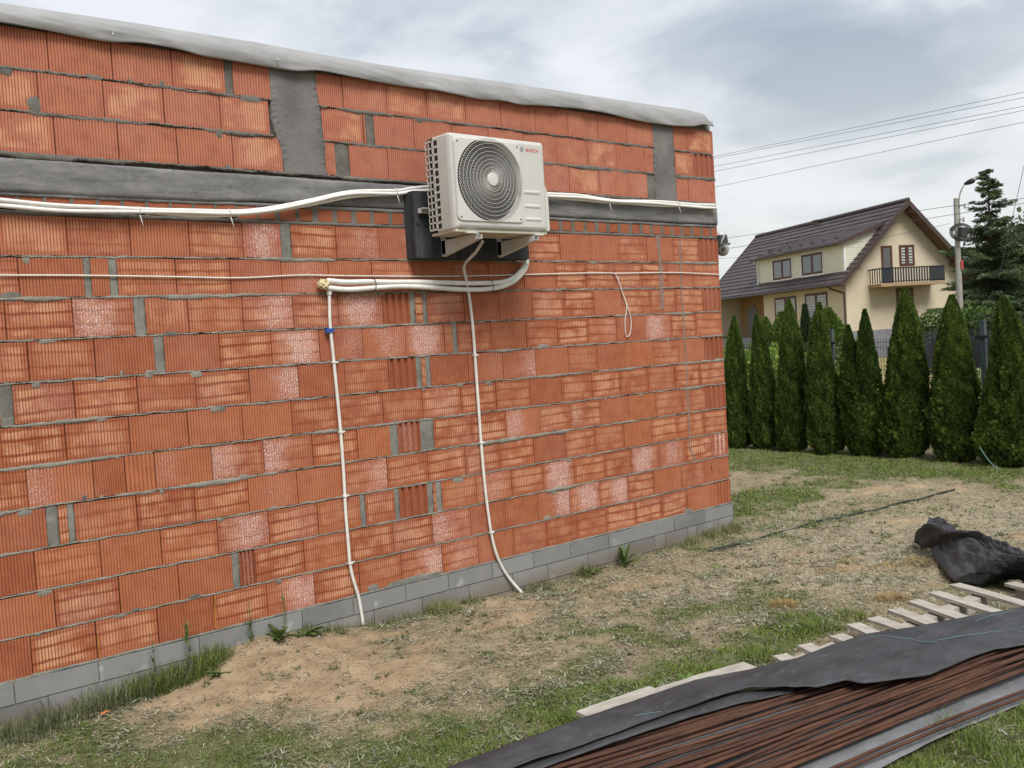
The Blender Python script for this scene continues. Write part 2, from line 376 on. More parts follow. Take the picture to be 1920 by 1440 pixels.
def make_ground_mat():
    k = N('yard_soil', .95, .12); P = k.pos(); sa = k.attr('sand', 'GEOMETRY'); st = k.attr('straw', 'GEOMETRY'); gr = k.attr('green', 'GEOMETRY'); far = k.attr('far', 'GEOMETRY')
    n = k.noise(P, 7, 6, .65); f = k.noise(P, 60, 6, .75); g = k.noise(k.vec(P, (1, 1, 1)), 220, 4, .7)
    vo = k.n('ShaderNodeTexVoronoi', feature='F1'); k.put(vo.inputs['Vector'], P); vo.inputs['Scale'].default_value = 70
    c = k.mix(k.step(n, .3, .7), (.225, .178, .110), (.34, .285, .185))
    c = k.mix(k.math('MULTIPLY', st, .8), c, k.mix(k.step(f, .35, .65), (.28, .235, .155), (.52, .46, .335)))
    c = k.mix(k.step(k.math('ADD', sa, k.math('MULTIPLY', k.math('SUBTRACT', f, .5), .7)), .35, .75), c, k.mix(k.step(n, .3, .7), (.31, .222, .136), (.44, .34, .22)))
    c = k.mix(k.math('MULTIPLY', k.step(gr, .3, .9), .75), c, k.mix(k.step(f, .3, .7), (.055, .080, .022), (.13, .16, .05)))
    c = k.mix(k.math('MULTIPLY', k.step(f, .60, .8), .45), c, (.50, .45, .34))
    c = k.mix(k.math('MULTIPLY', k.step(f, .42, .25), .55), c, (.075, .052, .03))
    fn = k.noise(P, .25, 5); fc = k.mix(k.step(fn, .35, .6), (.33, .255, .125), (.235, .215, .09))
    c = k.mix(far, c, fc)
    k.color(c); k.bump(k.math('ADD', f, k.math('ADD', k.math('MULTIPLY', vo.outputs[0], .8), k.math('MULTIPLY', g, .4))), .9, .012); return k.m
GROUND = make_ground_mat()
gm = np_mesh('ground', np.stack([GX, GY, GZ], -1).reshape(-1, 3), gf, GROUND, smooth=True)
sa_, st_, gr_ = zone_maps(GX, GY)
farm = np.clip((GX-14.3)/.6, 0, 1)
for nm, a in (('sand', sa_), ('straw', st_), ('green', gr_*(1-farm)), ('far', farm)):
    q = gm.attributes.new(nm, 'FLOAT', 'POINT'); q.data.foreach_set('value', a.astype(np.float32).ravel())
link('ground', gm, kind='structure')

# ------------------------------------------------------------------ the unplastered block building
XE = wall_x(1369.5, 0.1)        # right-hand corner of the wall
X_LEFT = .2; TOPZ = 3.86; BASE = 0.0
bld = empty('brick_building', (0, 0, 0), label='unplastered building of ribbed orange clay blocks with grey mortar joints', cat='building')
def clay_mesh(name, nr, ridged=False):
    """unit block: x 0..1, z 0..1, face at y=0, extruded ribs on the face"""
    prof = []
    if ridged:
        n = 4; d = .017
        prof.append((0, 0))
        for i in range(n):
            a = (i+.30)/n; prof += [(a, 0), (a+.06/n*2, d), (a+.42/n, d), (a+.54/n, 0)]
        prof.append((1, 0))
        prof = sorted(set((min(1, p[0]), p[1]) for p in prof))
    else:
        for i in range(nr):
            a = i/nr; w = 1/nr; prof += [(a+.08*w, 0.0030), (a+.18*w, 0), (a+.82*w, 0), (a+.92*w, .0030)]
        prof = [(0, .004)]+prof+[(1, .004)]
    K = len(prof); b = MB()
    e = .0
    vs = [(x, y, 0) for x, y in prof]+[(x, y, 1) for x, y in prof]+[(0, .11, 0), (1, .11, 0), (0, .11, 1), (1, .11, 1)]
    fs = [(i, i+1, K+i+1, K+i) for i in range(K-1)]
    fs += [tuple(list(range(K))[::-1]+[2*K, 2*K+1]), tuple(list(range(K, 2*K))+[2*K+3, 2*K+2])]
    fs += [(0, K, 2*K+2, 2*K), (K-1, 2*K+1, 2*K+3, 2*K-1), (2*K, 2*K+2, 2*K+3, 2*K+1)]
    b.add(vs, fs); return b.mesh(name, CLAY)
CM = {20: clay_mesh('clay_block_long', 20), 13: clay_mesh('clay_block_cut', 13), 7: clay_mesh('clay_block_half', 7), 3: clay_mesh('clay_block_sliver', 3), 'r': clay_mesh('clay_block_end', 4, True)}
H = .237
rows = {}
K_ = lambda i: 2.5-.25*i
rows['T1'] = (3.606+.009, [(-145, -25), (-25, 89), (89, 209.5), (209.5, 322), (322, 421.5), 'm', (436, 506), 'c', (592, 642), (642, 724), (724, 800), (800, 872), (872, 939), (939, 993), (993, 1003), (1003, 1064), (1064, 1120), (1120, 1174), (1174, 1224), 'c', (1262, 1287), (1287, 1332)])
rows['T2'] = (3.356+.009, [(-175, -52), (-52, 71), (71, 194), (194, 307), (307, 412.5), (412.5, 505), 'c', (603, 681), (681, 686), 'm', (701, 776), (776, 848), (848, 916), (916, 981), (981, 1043.6), (1043.6, 1101.5), (1101.5, 1155), (1155, 1208.6), (1208.6, 1225), 'c', (1265, 1300), (1300, 1333, 'r')])
rows['T3'] = (3.106+.009, [(-150, -22), (-22, 102), (102, 221), (221, 332), (332, 436), (436, 530), 'c', (609, 629), 'm', (655, 727), (727, 800), (800, 871), (871, 938), (938, 1005), (1005, 1067), (1067, 1124), (1124, 1177), (1177, 1214), 'm', (1228.5, 1229), 'c', (1268, 1290.5), (1290.5, 1336)])
R_ = [
 [(-130, -3), (-3, 125), (125, 244), (244, 354), (354, 455), (455, 527), 'm', (546, 630), (630, 711), (711, 785), (785, 857), (857, 925), (925, 990), (990, 1050), (1050, 1107), (1107, 1160), (1160, 1213), (1213, 1262), (1262, 1310), (1310, 1343, 'r')],
 [(-90, 35), (35, 158), 'm', (170, 205.5), 'm', (220, 330), (330, 432), (432, 528), (528, 616), (616, 697.5), (697.5, 775), (775, 848), (848, 916), (916, 982), (982, 1041), (1041, 1098.6), (1098.6, 1152), (1152, 1203.5), (1203.5, 1252), (1252, 1300), (1300, 1345)],
 [(-118, 10), (10, 137), (137, 252), 'm', (272.5, 353), (353, 455), (455, 549.5), (549.5, 634), (634, 718), (718, 769, 'r'), 'm', (778, 793), 'm', (800.5, 870), (870, 936), (936, 997), (997, 1057), (1057, 1114), (1114, 1165.7), (1165.7, 1218.5), (1218.5, 1267.7), (1267.7, 1318), (1318, 1347, 'r')],
 [(-75, 53), (53, 178), (178, 290), 'm', (308, 412), (412, 509), (509, 599), (599, 680), (680, 760), (760, 833), (833, 849), 'm', (857, 921), (921, 987), (987, 1045), (1045, 1103), (1103, 1156), (1156, 1209), (1209, 1258), (1258, 1305.5), (1305.5, 1349.5)],
 [(-128, 0), 'm', (24, 140), (140, 258), (258, 367), (367, 468), (468, 560), (560, 646.5), (646.5, 728.5), (728.5, 781, 'r'), 'm', (790, 799), 'm', (807, 878), (878, 943), (943, 1004), (1004, 1065), (1065, 1120), (1120, 1172), (1172, 1224), (1224, 1273.5), (1273.5, 1321), (1321, 1351.5, 'r')],
 [(-4, 123), (123, 242.5), (242.5, 352.5), (352.5, 455), (455, 547.5), (547.5, 634), (634, 718), (718, 792), (792, 864), (864, 930), (930, 994), (994, 1053), (1053, 1110), (1110, 1163), (1163, 1215), (1215, 1265), (1265, 1312), (1312, 1356)],
 [(-76, 51), (51, 175), (175, 235), (235, 291), (291, 397.5), (397.5, 495), (495, 586), (586, 670.5), (670.5, 732.5), 'm', (746, 789, 'r'), 'm', (813, 884), (884, 950), (950, 1011.5), (1011.5, 1069.5), (1069.5, 1127), (1127, 1179.5), (1179.5, 1229), (1229, 1279), (1279, 1324), (1324, 1360, 'r')],
 [(-44, 88), 'm', (110, 128), 'm', (140, 257), (257, 365.5), (365.5, 466), (466, 557.5), (557.5, 645), (645, 726), (726, 802), (802, 872.5), (872.5, 938), (938, 1001), (1001, 1060), (1060, 1115), (1115, 1170), (1170, 1221), (1221, 1270), (1270, 1320), (1320, 1361)],
 [(-63, 66), (66, 189), (189, 302.5), (302.5, 408), (408, 504.5), (504.5, 596), (596, 676), 'm', (685, 741), 'm', (749, 802, 'r'), 'm', (812, 818.5), 'm', (828, 893), (893, 959), (959, 1019), (1019, 1077), (1077, 1133.6), (1133.6, 1185), (1185, 1235.6), (1235.6, 1284), (1284, 1333), (1333, 1364, 'r')],
 [(-20, 103), (103, 224), (224, 335), (335, 436), 'm', (449, 479, 'r'), (479, 570.5), (570.5, 655), (655, 737), (737, 811), (811, 882), (882, 947), (947, 1009), (1009, 1068), (1068, 1124.5), (1124.5, 1177), (1177, 1226.5), (1226.5, 1277), (1277, 1322), (1322, 1367)],
 [(-66, 59), (59, 181), (181, 296), (296, 402.5), (402.5, 501), (501, 589.5), (589.5, 674), (674, 753), (753, 829), (829, 897), (897, 962.5), (962.5, 1025), (1025, 1082), (1082, 1138), (1138, 1191), (1191, 1241), (1241, 1289), (1289, 1345.5), (1345.5, 1369.5, 'r')]]
for i, r in enumerate(R_): rows['K%d' % i] = (K_(i)+.007, r)
# row, pixel inside the block -> bloom strength, position along the block
BLOOM = {('K0', 487): (.95, .5), ('K0', 690): (.45, .7), ('K0', 750): (.5, .9), ('K1', 590): (.45, .5), ('K1', 490): (.2, .5), ('K2', 190): (.85, .3), ('K2', 510): (.75, .7), ('K2', 677): (1, .5), ('K2', 590): (.25, .6), ('K2', 830): (.4, .5), ('K2', 1030): (.35, .4), ('K2', 1330): (.3, .5),
 ('K3', 555): (1, .6), ('K3', 797): (1.05, .5), ('K3', 720): (.55, .6), ('K3', 640): (.4, .8), ('K3', 1230): (.9, .4), ('K3', 1130): (.3, .9), ('K4', 90): (.35, .7), ('K4', 530): (.85, .85), ('K4', 970): (.7, .9), ('K4', 910): (.3, .8), ('K5', 830): (.45, .5), ('K5', 380): (.15, .5),
 ('K6', 100): (.55, .05), ('K6', 320): (.35, .1), ('K6', 410): (.8, .1), ('K6', 520): (.85, .08), ('K6', 980): (.75, .2), ('K6', 1040): (.3, .1), ('K6', 1090): (.45, .1), ('K6', 770): (.4, .5), ('K7', 690): (.7, .9), ('K7', 510): (.35, .6),
 ('K8', 480): (.85, .6), ('K8', 540): (.35, .7), ('K8', 1045): (1.05, .5), ('K8', 1210): (1, .4), ('K8', 1255): (.7, .5), ('K8', 1350): (1.1, .5), ('K8', 930): (.5, .5), ('K9', 770): (.35, .2), ('K9', 850): (.75, .2), ('K9', 1040): (.95, .85), ('K9', 1095): (1, .6), ('K9', 1150): (1, .75), ('K9', 470): (.4, .5), ('K9', 360): (.1, .5),
 ('K10', 550): (.85, .75), ('K10', 800): (.85, .85), ('K10', 860): (.5, .6), ('K10', 620): (.1, .5), ('T3', 1200): (.4, .7), ('T3', 1045): (.3, .6)}
PLAIN = {('K6', 205), ('K6', 260), ('K7', 510), ('K2', 310), ('T1', 150), ('K9', 280), ('K8', 40), ('K4', 1030), ('K4', 1150), ('K4', 1200), ('K9', 40), ('K10', 20)}
PALE = {('K0', 400): .9, ('K0', 590): 1.0, ('K2', 310): .75, ('K2', 80): .9, ('K0', 60): .7, ('K0', 180): .6, ('T2', 250): 1, ('T3', 50): 1, ('T2', 20): .9, ('T1', 370): 1, ('T2', 460): .8, ('T3', 480): .9, ('T2', 640): 1, ('T1', 760): .8, ('T1', 830): .9, ('T2', 1130): 1, ('T3', 1095): .9, ('T1', 1310): .9, ('T2', 1280): .9}
def hit(d, row, a, b):
    for q in d:
        if q[0] == row and a <= q[1] < b: return d[q] if isinstance(d, dict) else True
    return None
plug_list = []; n_br = 0
for row, (z0, items) in rows.items():
    zm = z0+H/2; prev = None; pend = None
    for it in items:
        if isinstance(it, str): pend = it; continue
        a, b = it[0], it[1]; xa, xb = wall_x(a, zm), wall_x(b, zm)
        if b > 1330: xb = XE
        if pend == 'm': plug_list.append((prev, xa, z0, row))
        pend = None; prev = xb
        w = xb-xa
        if w < .01: continue
        rr = rng.random(6)
        key = 'r' if len(it) > 2 else (20 if w > .30 else 13 if w > .19 else 7 if w > .075 else 3)
        o = link('brick', CM[key], bld)
        gap = .0030+.0026*rr[0]
        hh = H-.004*rr[5]
        o.location = (xa+gap/2, -.003*rr[1]-.001, z0+.0015*rr[2]); o.scale = (w-gap, 1, hh); o.rotation_euler = (0, (rr[3]-.5)*.006, (rr[4]-.5)*.008)
        top = row[0] == 'T'
        q = rng.random(6)
        o['seed'] = float(q[0]); o['tone'] = float(q[1]); o['pink'] = float((.75+.25*q[2]) if top else max(0, .34*(1-int(row[1:])/6))+.12*q[2])
        pl = hit(PLAIN, row, a, b)
        o['band'] = 0.0 if (top and q[3] < .8) or pl or key == 'r' else float(.45+.75*q[4]) if q[3] < .72 else .12
        pa = hit(PALE, row, a, b)
        o['pale'] = float(pa*.85 if pa else (.30*q[5] if top else 0.0))
        bl = hit(BLOOM, row, a, b) or ((.16 if q[5] > .8 else 0.0), .3+.4*q[0])
        o['bloom'] = float(bl[0]); o['bx'] = float(bl[1]); o['ribs'] = float({20: 20, 13: 13, 7: 7, 3: 3, 'r': .001}[key])
        n_br += 1
print('bricks', n_br)
# course of small solid bricks under the ring beam
SB = MB(); SB.box(0, 1, 0, .11, 0, 1); sbm = SB.mesh('small_brick', CLAY)
sb_px = [(485, 517), (524, 556), (560, 587), (595, 624), (631, 660), (667, 695), (700, 730), (734, 757)]
xs_ = [(wall_x(a, 2.81), wall_x(b, 2.81)) for a, b in sb_px]
x = xs_[0][0]
while x > X_LEFT: x -= .152; xs_.insert(0, (x, x+.143))
x = xs_[-1][1]+.025
while x < XE-.13: xs_.append((x, x+.122)); x += .1495
xs_.append((x, XE))
for a, b in xs_:
    if b-a < .02: continue
    o = link('small_brick', sbm, bld); q = rng.random(6); left = a < 3.1
    o.location = (a+.003*q[0], .004-.004*q[1]+(.002 if left else 0), 2.772+.004*q[2]+(.012 if left else 0)); o.scale = (b-a-.004, 1, .084+.007*q[3])
    o['seed'] = float(q[0]); o['tone'] = float(.5+.8*q[1]); o['pink'] = .1; o['band'] = 0.0; o['pale'] = float(.15*q[4]); o['bloom'] = .12; o['bx'] = .5; o['ribs'] = .001
# core behind the blocks, back walls
CORE = simple('joint_shadow_core', (.10, .088, .075), .95, .1, .3, 30)
def clay_back():
    k = N('clay_far_side', .85, .2); P = k.pos(); n = k.noise(P, 6, 5); k.color(k.mix(k.step(n, .3, .7), (.28, .075, .035), (.40, .125, .055))); return k.m
c_ = MB(); c_.box(-6, XE-.115, .030, .30, -.6, TOPZ); c_.build('wall_core', CORE, bld)
c_ = MB(); c_.box(XE-.114, XE-.006, .112, 8.0, 0, TOPZ); c_.box(-6, XE-.12, 7.7, 8.0, -.6, TOPZ); c_.box(XE-.114, XE-.004, .112, 8.0, -.6, -.004); c_.build('side_wall', clay_back(), bld)
c_ = MB(); c_.box(-6, X_LEFT-.35, -.004, .029, 0, 3.86); c_.build('wall_continuation', clay_back(), bld)
c_ = MB(); c_.box(-6, XE-.002, .03, 8.0, TOPZ+.002, TOPZ+.06); c_.build('roof_slab', CONC, bld)

def strip(xs, zt, zb, yo, mat, name, thick=.03, parent=bld):
    """ragged band on the wall: top edge zt, bottom edge zb, face offset yo (arrays)"""
    n = len(xs); q = 4
    V = np.zeros((n, q+2, 3)); zr = np.linspace(0, 1, q)
    for j in range(q):
        V[:, j+1, 0] = xs; V[:, j+1, 2] = zb+(zt-zb)*zr[j]
        V[:, j+1, 1] = yo*(1.0 if 0 < j < q-1 else .25)-.001+(rng.random(n)-.5)*.003
    V[:, 0] = V[:, 1]; V[:, 0, 1] = thick; V[:, q+1] = V[:, q]; V[:, q+1, 1] = thick
    ii = np.arange(n*(q+2)).reshape(n, q+2)
    F = np.stack([ii[:-1, :-1], ii[1:, :-1], ii[1:, 1:], ii[:-1, 1:]], -1).reshape(-1, 4)
    return link(name, np_mesh(name, V.reshape(-1, 3), F, mat), parent)
def bed(z, x0, x1, mat, half=.0052, rag=1.0, seed=0):
    xs = np.arange(x0, x1+.006, .006); xs[-1] = x1
    a = (fbm(xs*9+seed, xs*0+seed*3.1, 4)-.5); b = (fbm(xs*9+50+seed, xs*0+seed*1.7, 4)-.5); t = (fbm(xs*60+seed, xs*0+9, 2)-.5); t2 = (fbm(xs*60+seed, xs*0+29, 2)-.5)
    big = np.clip(fbm(xs*2.2+seed*2, xs*0+3, 3)-.56, 0, 1)*.06
    teeth = .5+.5*np.cos(2*math.pi*xs/.0186); zt = z+half+rag*(.010*a+.007*t)+big*.3; zb = z-half-rag*(.012*b+.006*t2+.004*teeth*(b > -.05))-big
    yo = -.0035-.012*np.clip(fbm(xs*6+seed, xs*0+77, 3)-.42, 0, 1)*rag-big*.1
    strip(xs, zt, zb, yo, mat, 'mortar_joint')
s_ = 1
for i in range(0, 10): bed(K_(i)+.0005, X_LEFT-.3, XE-.001, MORTAR, rag=1.2 if i < 7 else .85, seed=s_); s_ += 7
for z in (3.606, 3.356):
    for a, b in ((X_LEFT-.3, wall_x(512, z)), (wall_x(600, z), wall_x(1226, z)), (wall_x(1262, z), XE-.001)):
        bed(z+.0035, a, b, MORTAR_UP, half=.007, rag=1.9, seed=s_); s_ += 7
bed(3.108, X_LEFT-.3, XE, MORTAR_UP, .006, 1.5, s_)
bed(0.0, X_LEFT-.3, XE+.008, PLUG, .008, .8, 3.3)
# thicker beds round the small course (wider on the left where it was smeared over)
xs = np.arange(X_LEFT-.3, XE, .015); a = fbm(xs*8, xs*0+5, 4)-.5; b = fbm(xs*8+9, xs*0+5, 4)-.5
strip(xs, 2.769+.010*a+.006*np.clip(3.2-xs, 0, 1), 2.746+.010*b, np.full(len(xs), -.003)-.006*a, MORTAR_UP, 'mortar_joint')
lft = np.clip(3.15-xs, 0, .5)*2
strip(xs, 2.889+.0*a, 2.862+.010*b-.004*lft+.01*a, np.full(len(xs), -.004)-.004*b, CONC, 'mortar_joint')
for (a, b) in zip(xs_[:-1], xs_[1:]):
    zz_ = np.linspace(0, 1, 2); m = MB(); m.box(a[1]-.006, b[0]+.006, -.0005+.002*rng.random(), .03, 2.765, 2.866); m.build('mortar_plug', MORTAR_UP, bld)
# upright mortar plugs between cut blocks
def plug(x0, x1, z0, z1, mat=PLUG, yo=-.001, wob=.012, name='mortar_plug'):
    n = 22; z = np.linspace(z0, z1, n); sd_ = float(x0*13+z0*7)
    l = x0+.001-wob*(fbm(z*22+sd_, z*0+sd_, 3)-.4); r_ = x1-.001+wob*(fbm(z*22+sd_+40, z*0+sd_, 3)-.4)
    q = 5; V = np.zeros((n, q+2, 3))
    for j, t in enumerate(np.linspace(0, 1, q)):
        V[:, j+1, 0] = l+(r_-l)*t; V[:, j+1, 2] = z; V[:, j+1, 1] = (yo if 0 < j < q-1 else yo*.3)-(fbm(z*30+sd_+j*5, z*0+j, 2)-.5)*.008
    V[:, 0] = V[:, 1]; V[:, 0, 1] = .03; V[:, q+1] = V[:, q]; V[:, q+1, 1] = .03
    ii = np.arange(n*(q+2)).reshape(n, q+2)
    F = np.stack([ii[:-1, :-1], ii[:-1, 1:], ii[1:, 1:], ii[1:, :-1]], -1).reshape(-1, 4)
    link(name, np_mesh(name, V.reshape(-1, 3), F, mat), bld)
for (xa, xb, z0, row) in plug_list:
    plug(xa, xb, z0-.006, z0+H+.004, MORTAR_UP if row[0] == 'T' else PLUG, wob=.016 if row in ('T3', 'K6', 'K2') else .010)
# smears of mortar pulled over the faces
def smear(px, pz, w, h, mat=MORTAR_UP, n=26):
    """irregular trowel smear centred at wall x (from pixel) and height"""
    cx0 = wall_x(px, pz); sd_ = px*.37; V = [(cx0, -.010, pz)]
    for k in range(n):
        t = 2*math.pi*k/n; r = .75+.5*float(vnoise(math.cos(t)*1.7+sd_, math.sin(t)*1.7+sd_))
        V.append((cx0+w/2*r*math.cos(t), -.003, pz+h/2*r*math.sin(t)))
    me = MB(); me.add(V, [(0, k+1, (k+1) % n+1) for k in range(n)]); me.build('mortar_smear', mat, bld, smooth='all')
for q in [(62, 3.41, .08, .10), (1000//1*1, 3.115, .05, .03), (20, 2.26, .12, .06), (470, 3.60, .16, .05), (175, 3.615, .11, .035), (640, 3.25, .09, .26), (320, 2.005, .09, .03), (410, 2.0, .03, .02), (12, 1.64, .07, .24), (158, 1.02, .03, .03), (1040, 1.015, .05, .02), (740, 1.26, .03, .03), (365, .262, .07, .03), (255, .26, .05, .02)]:
    smear(*q)
rs_ = random.Random(31)
for k in range(70):
    zz0 = rs_.choice([K_(i) for i in range(0, 10)]+[3.606, 3.356, 3.108]); px0 = rs_.uniform(5, 1325); up_ = rs_.random() < .3; hs0 = rs_.uniform(.014, .05)
    smear(px0, zz0+(hs0*.35 if up_ else -hs0*.4), rs_.uniform(.02, .11), hs0, mat=MORTAR_UP if zz0 > 3 else MORTAR, n=18)
for q in [(1290, .015, .12, .06), (700, .03, .10, .05), (775, .02, .55, .05)]: smear(*q, mat=PLUG)
# cement runs down the right side
def run(pts, w, mat, name='cement_run'):
    xs = [on_y(*p)[0] for p in pts]; zs = [on_y(*p)[2] for p in pts]; z = np.linspace(zs[0], zs[-1], 90); x = np.interp(-z, -np.array(zs), xs)
    wv = w*(.6+.8*fbm(z*9+w*90, z*0, 3)); m = MB(); V = []
    for zi, xi, wi in zip(z, x, wv): V += [(xi-wi/2, -.0042, zi), (xi, -.0078, zi), (xi+wi/2, -.0042, zi)]
    m.add(V, [(3*i, 3*i+3, 3*i+4, 3*i+1) for i in range(89)]+[(3*i+1, 3*i+4, 3*i+5, 3*i+2) for i in range(89)]); m.build(name, mat, bld)
RUN = simple('dried_cement_run', (.235, .165, .135), .95, .1, .25, 60)
run([(1274, 440), (1277, 540), (1284, 640), (1289, 740), (1293, 840), (1302, 862)], .022, RUN)
run([(1233, 441), (1238, 500), (1242, 580)], .045, RUN)
RUST = simple('rust_run', (.34, .15, .03), .8, .2, .2, 40)
for (a, b, c, w) in ((on_y(182, 1190), on_y(185, 1225), on_y(190, 1262), .013), (on_y(402, 1118), on_y(402, 1145), on_y(404, 1178), .016), (on_y(1333, 866), on_y(1334, 873), on_y(1335, 880), .02)):
    zs = np.linspace(a[2], c[2], 14); xm = np.interp(-zs, [-a[2], -b[2], -c[2]], [a[0], b[0], c[0]]); wv = w*(.18+1.0*fbm(zs*30+w*99, zs*0+2, 2))*np.linspace(.7, 1, 14); m = MB(); m.prism([(x_-v_/2, z_) for x_, z_, v_ in zip(xm, zs, wv)]+[(x_+v_/2, z_) for x_, z_, v_ in list(zip(xm, zs, wv))[::-1]], -.009, -.004); m.build('rust_run', RUST, bld)
# ring beam, its splashy edges, and the two columns
n = 500; xs = np.linspace(X_LEFT-.4, XE-.0005, n)
def panel(xs, zb, zt, yfun, mat, name, rowsn=10):
    V = np.zeros((len(xs), rowsn, 3)); 
    for j, t in enumerate(np.linspace(0, 1, rowsn)):
        V[:, j, 0] = xs; V[:, j, 2] = zb+(zt-zb)*t; V[:, j, 1] = yfun(xs, V[:, j, 2])
    V[:, 0, 1] = .03; V[:, -1, 1] = .03; V[:, 0, 2] = V[:, 1, 2]; V[:, -1, 2] = V[:, -2, 2]
    ii = np.arange(len(xs)*rowsn).reshape(len(xs), rowsn)
    F = np.stack([ii[:-1, :-1], ii[1:, :-1], ii[1:, 1:], ii[:-1, 1:]], -1).reshape(-1, 4)
    return link(name, np_mesh(name, V.reshape(-1, 3), F, mat, smooth=True), bld)
panel(xs, 2.868-.018*np.clip(3.2-xs, 0, .3)/.3+.010*(fbm(xs*3, xs*0+1, 4)-.5), 3.104+.006*(fbm(xs*7, xs*0+2, 3)-.5), lambda x, z: -.006-.006*fbm(x*3, z*12, 3)-.002*fbm(x*40, z*40, 2), CONC, 'concrete_beam')
m = MB(); m.box(XE-.12, XE-.001, .0, .35, 2.87, 3.10); m.build('beam_end', CONC, bld)
def column(pl, prr, name):
    """pl, prr: pixel x of the left and right edges at (top, bottom)"""
    z = np.linspace(3.108, 3.87, 90); L = np.interp(z, [3.23, 3.48, 3.73], [wall_x(p, zz0) for p, zz0 in zip(pl[::-1], (3.23, 3.48, 3.73))]); R2 = np.interp(z, [3.23, 3.48, 3.73], [wall_x(p, zz0) for p, zz0 in zip(prr[::-1], (3.23, 3.48, 3.73))])
    L = L-.022*(fbm(z*9, z*0+1, 5)-.45)-.008; R2 = R2+.022*(fbm(z*9, z*0+7, 5)-.45)+.008
    q = 26; V = np.zeros((len(z), q+2, 3)); ts = np.linspace(0, 1, q)
    for j, t in enumerate(ts):
        V[:, j+1, 0] = L+(R2-L)*t; V[:, j+1, 2] = z; e = min(t, 1-t); rg = .55 if e < .12 else .05
        V[:, j+1, 1] = -.004-.005*min(1, e*8)-.020*rg*(fbm(z*70, (L+(R2-L)*t)*70, 2)-.45)*1.5
    V[:, 0] = V[:, 1]; V[:, 0, 1] = .03; V[:, q+1] = V[:, q]; V[:, q+1, 1] = .03
    ii = np.arange(len(z)*(q+2)).reshape(len(z), q+2); F = np.stack([ii[:-1, :-1], ii[:-1, 1:], ii[1:, 1:], ii[1:, :-1]], -1).reshape(-1, 4)
    link(name, np_mesh(name, V.reshape(-1, 3), F, ROUGHC), bld)
column((508, 510, 533), (590, 601, 608), 'concrete_column')
column((1224, 1226, 1229), (1260, 1263, 1267), 'concrete_column')
# foundation of grey concrete blocks, two and a half courses
fm = MB(); fm.box(0, 1, 0, .1, 0, 1); FB = fm.mesh('foundation_block', FOUND)
f1 = [wall_x(p, -.07) for p in (26, 184, 372, 470, 565, 661, 759, 839, 921, 998, 1068, 1139, 1201, 1262, 1320)]+[XE+.012]
f1 = [f1[0]-.97, f1[0]-.485]+f1
f2 = [wall_x(p, -.2) for p in (90, 260, 420, 520, 615, 700, 790, 878, 960, 1025, 1100, 1163, 1226, 1246, 1288, 1304, 1345)]+[XE+.01]
f2 = [f2[0]-.97, f2[0]-.485]+f2
for js, z0, z1 in ((f1, -.132, -.010), (f2, -.268, -.140), (f1, -.40, -.276)):
    for a, b in zip(js[:-1], js[1:]):
        q = rng.random(5); o = link('concrete_block', FB, bld); o.location = (a+.004, -.012-.004*q[0], z0); o.scale = (b-a-.007, 1, z1-z0-.001*q[1]); o['tone'] = float(q[2])
mm = MB(); mm.box(-6, XE+.002, -.004, .029, -.6, -.012); mm.build('foundation_mortar', MORTAR, bld)
mm = MB(); mm.box(-6, X_LEFT-.8, -.012, .029, -.5, -.002); mm.build('foundation_continuation', FOUND, bld)

# grey roofing membrane folded over the parapet
def membrane():
    k = N('roof_membrane', .55, .35); P = k.pos(); n = k.noise(P, 3, 5); f = k.noise(k.vec(P, (1.2, 1, 9)), 3, 5)
    c = k.mix(k.step(n, .3, .7), (.305, .308, .316), (.365, .368, .376)); c = k.mix(k.math('MULTIPLY', k.step(f, .55, .75), .25), c, (.235, .233, .232)); k.color(c); k.bump(k.noise(P, 9, 4), .25, .02); return k.m
lo = [(-200, 10), (-60, 34), (0, 42), (100, 58), (200, 78), (260, 80), (340, 93), (365, 102), (480, 121), (560, 135), (585, 132), (605, 133), (640, 141), (700, 152), (830, 172), (900, 186), (925, 187), (950, 190), (975, 197), (1010, 198), (1080, 203), (1140, 213), (1210, 229), (1260, 236), (1300, 238), (1318, 233), (1337, 238)]
hi = [(-200, -26), (0, 5), (240, 41), (480, 79), (600, 101), (720, 122), (960, 156), (1140, 184), (1290, 206), (1321, 214), (1337, 236)]
YM = -.055
lx = [on_y(*p, YM)[0] for p in lo]; lz = [on_y(*p, YM)[2] for p in lo]; hx = [on_y(*p, YM+.01)[0] for p in hi]; hz_ = [on_y(*p, YM+.01)[2] for p in hi]
xs = np.linspace(lx[0], lx[-1], 420); zl = np.interp(xs, lx, lz); zh = np.maximum(np.interp(xs, hx, hz_), zl+.012)
kern = np.ones(9)/9; zlp = np.convolve(np.pad(zl, 4, mode='edge'), kern, 'valid'); zl = zlp
q = 16; V = np.zeros((len(xs), q+6, 3))
fold = fbm(xs*2.3, xs*0+4, 3)
for j in range(q):
    t = j/(q-1); z = zl+(zh-zl)*t
    dg = fbm(xs*3.0+t*1.1, xs*0+t*2.2, 3)-.5
    V[:, j+2, 0] = xs; V[:, j+2, 2] = z
    V[:, j+2, 1] = YM-.012*np.sin(math.pi*min(1, t*1.2))**.8-.022*dg*(1-.6*t)+(.018*(1-t)**3)*(fold*2-1)+.02*max(0, t-.8)*5*.6
V[:, 1] = V[:, 2]; V[:, 1, 1] += .004; V[:, 1, 2] += .001; V[:, 0] = V[:, 1]; V[:, 0, 1] += .001; V[:, 0, 2] += .05
for j, (dy, dz) in enumerate(((.05, .004), (.25, -.004), (.5, -.010), (4.0, -.02))):
    V[:, q+2+j] = V[:, q+1]; V[:, q+2+j, 1] = YM+dy; V[:, q+2+j, 2] = zh+dz
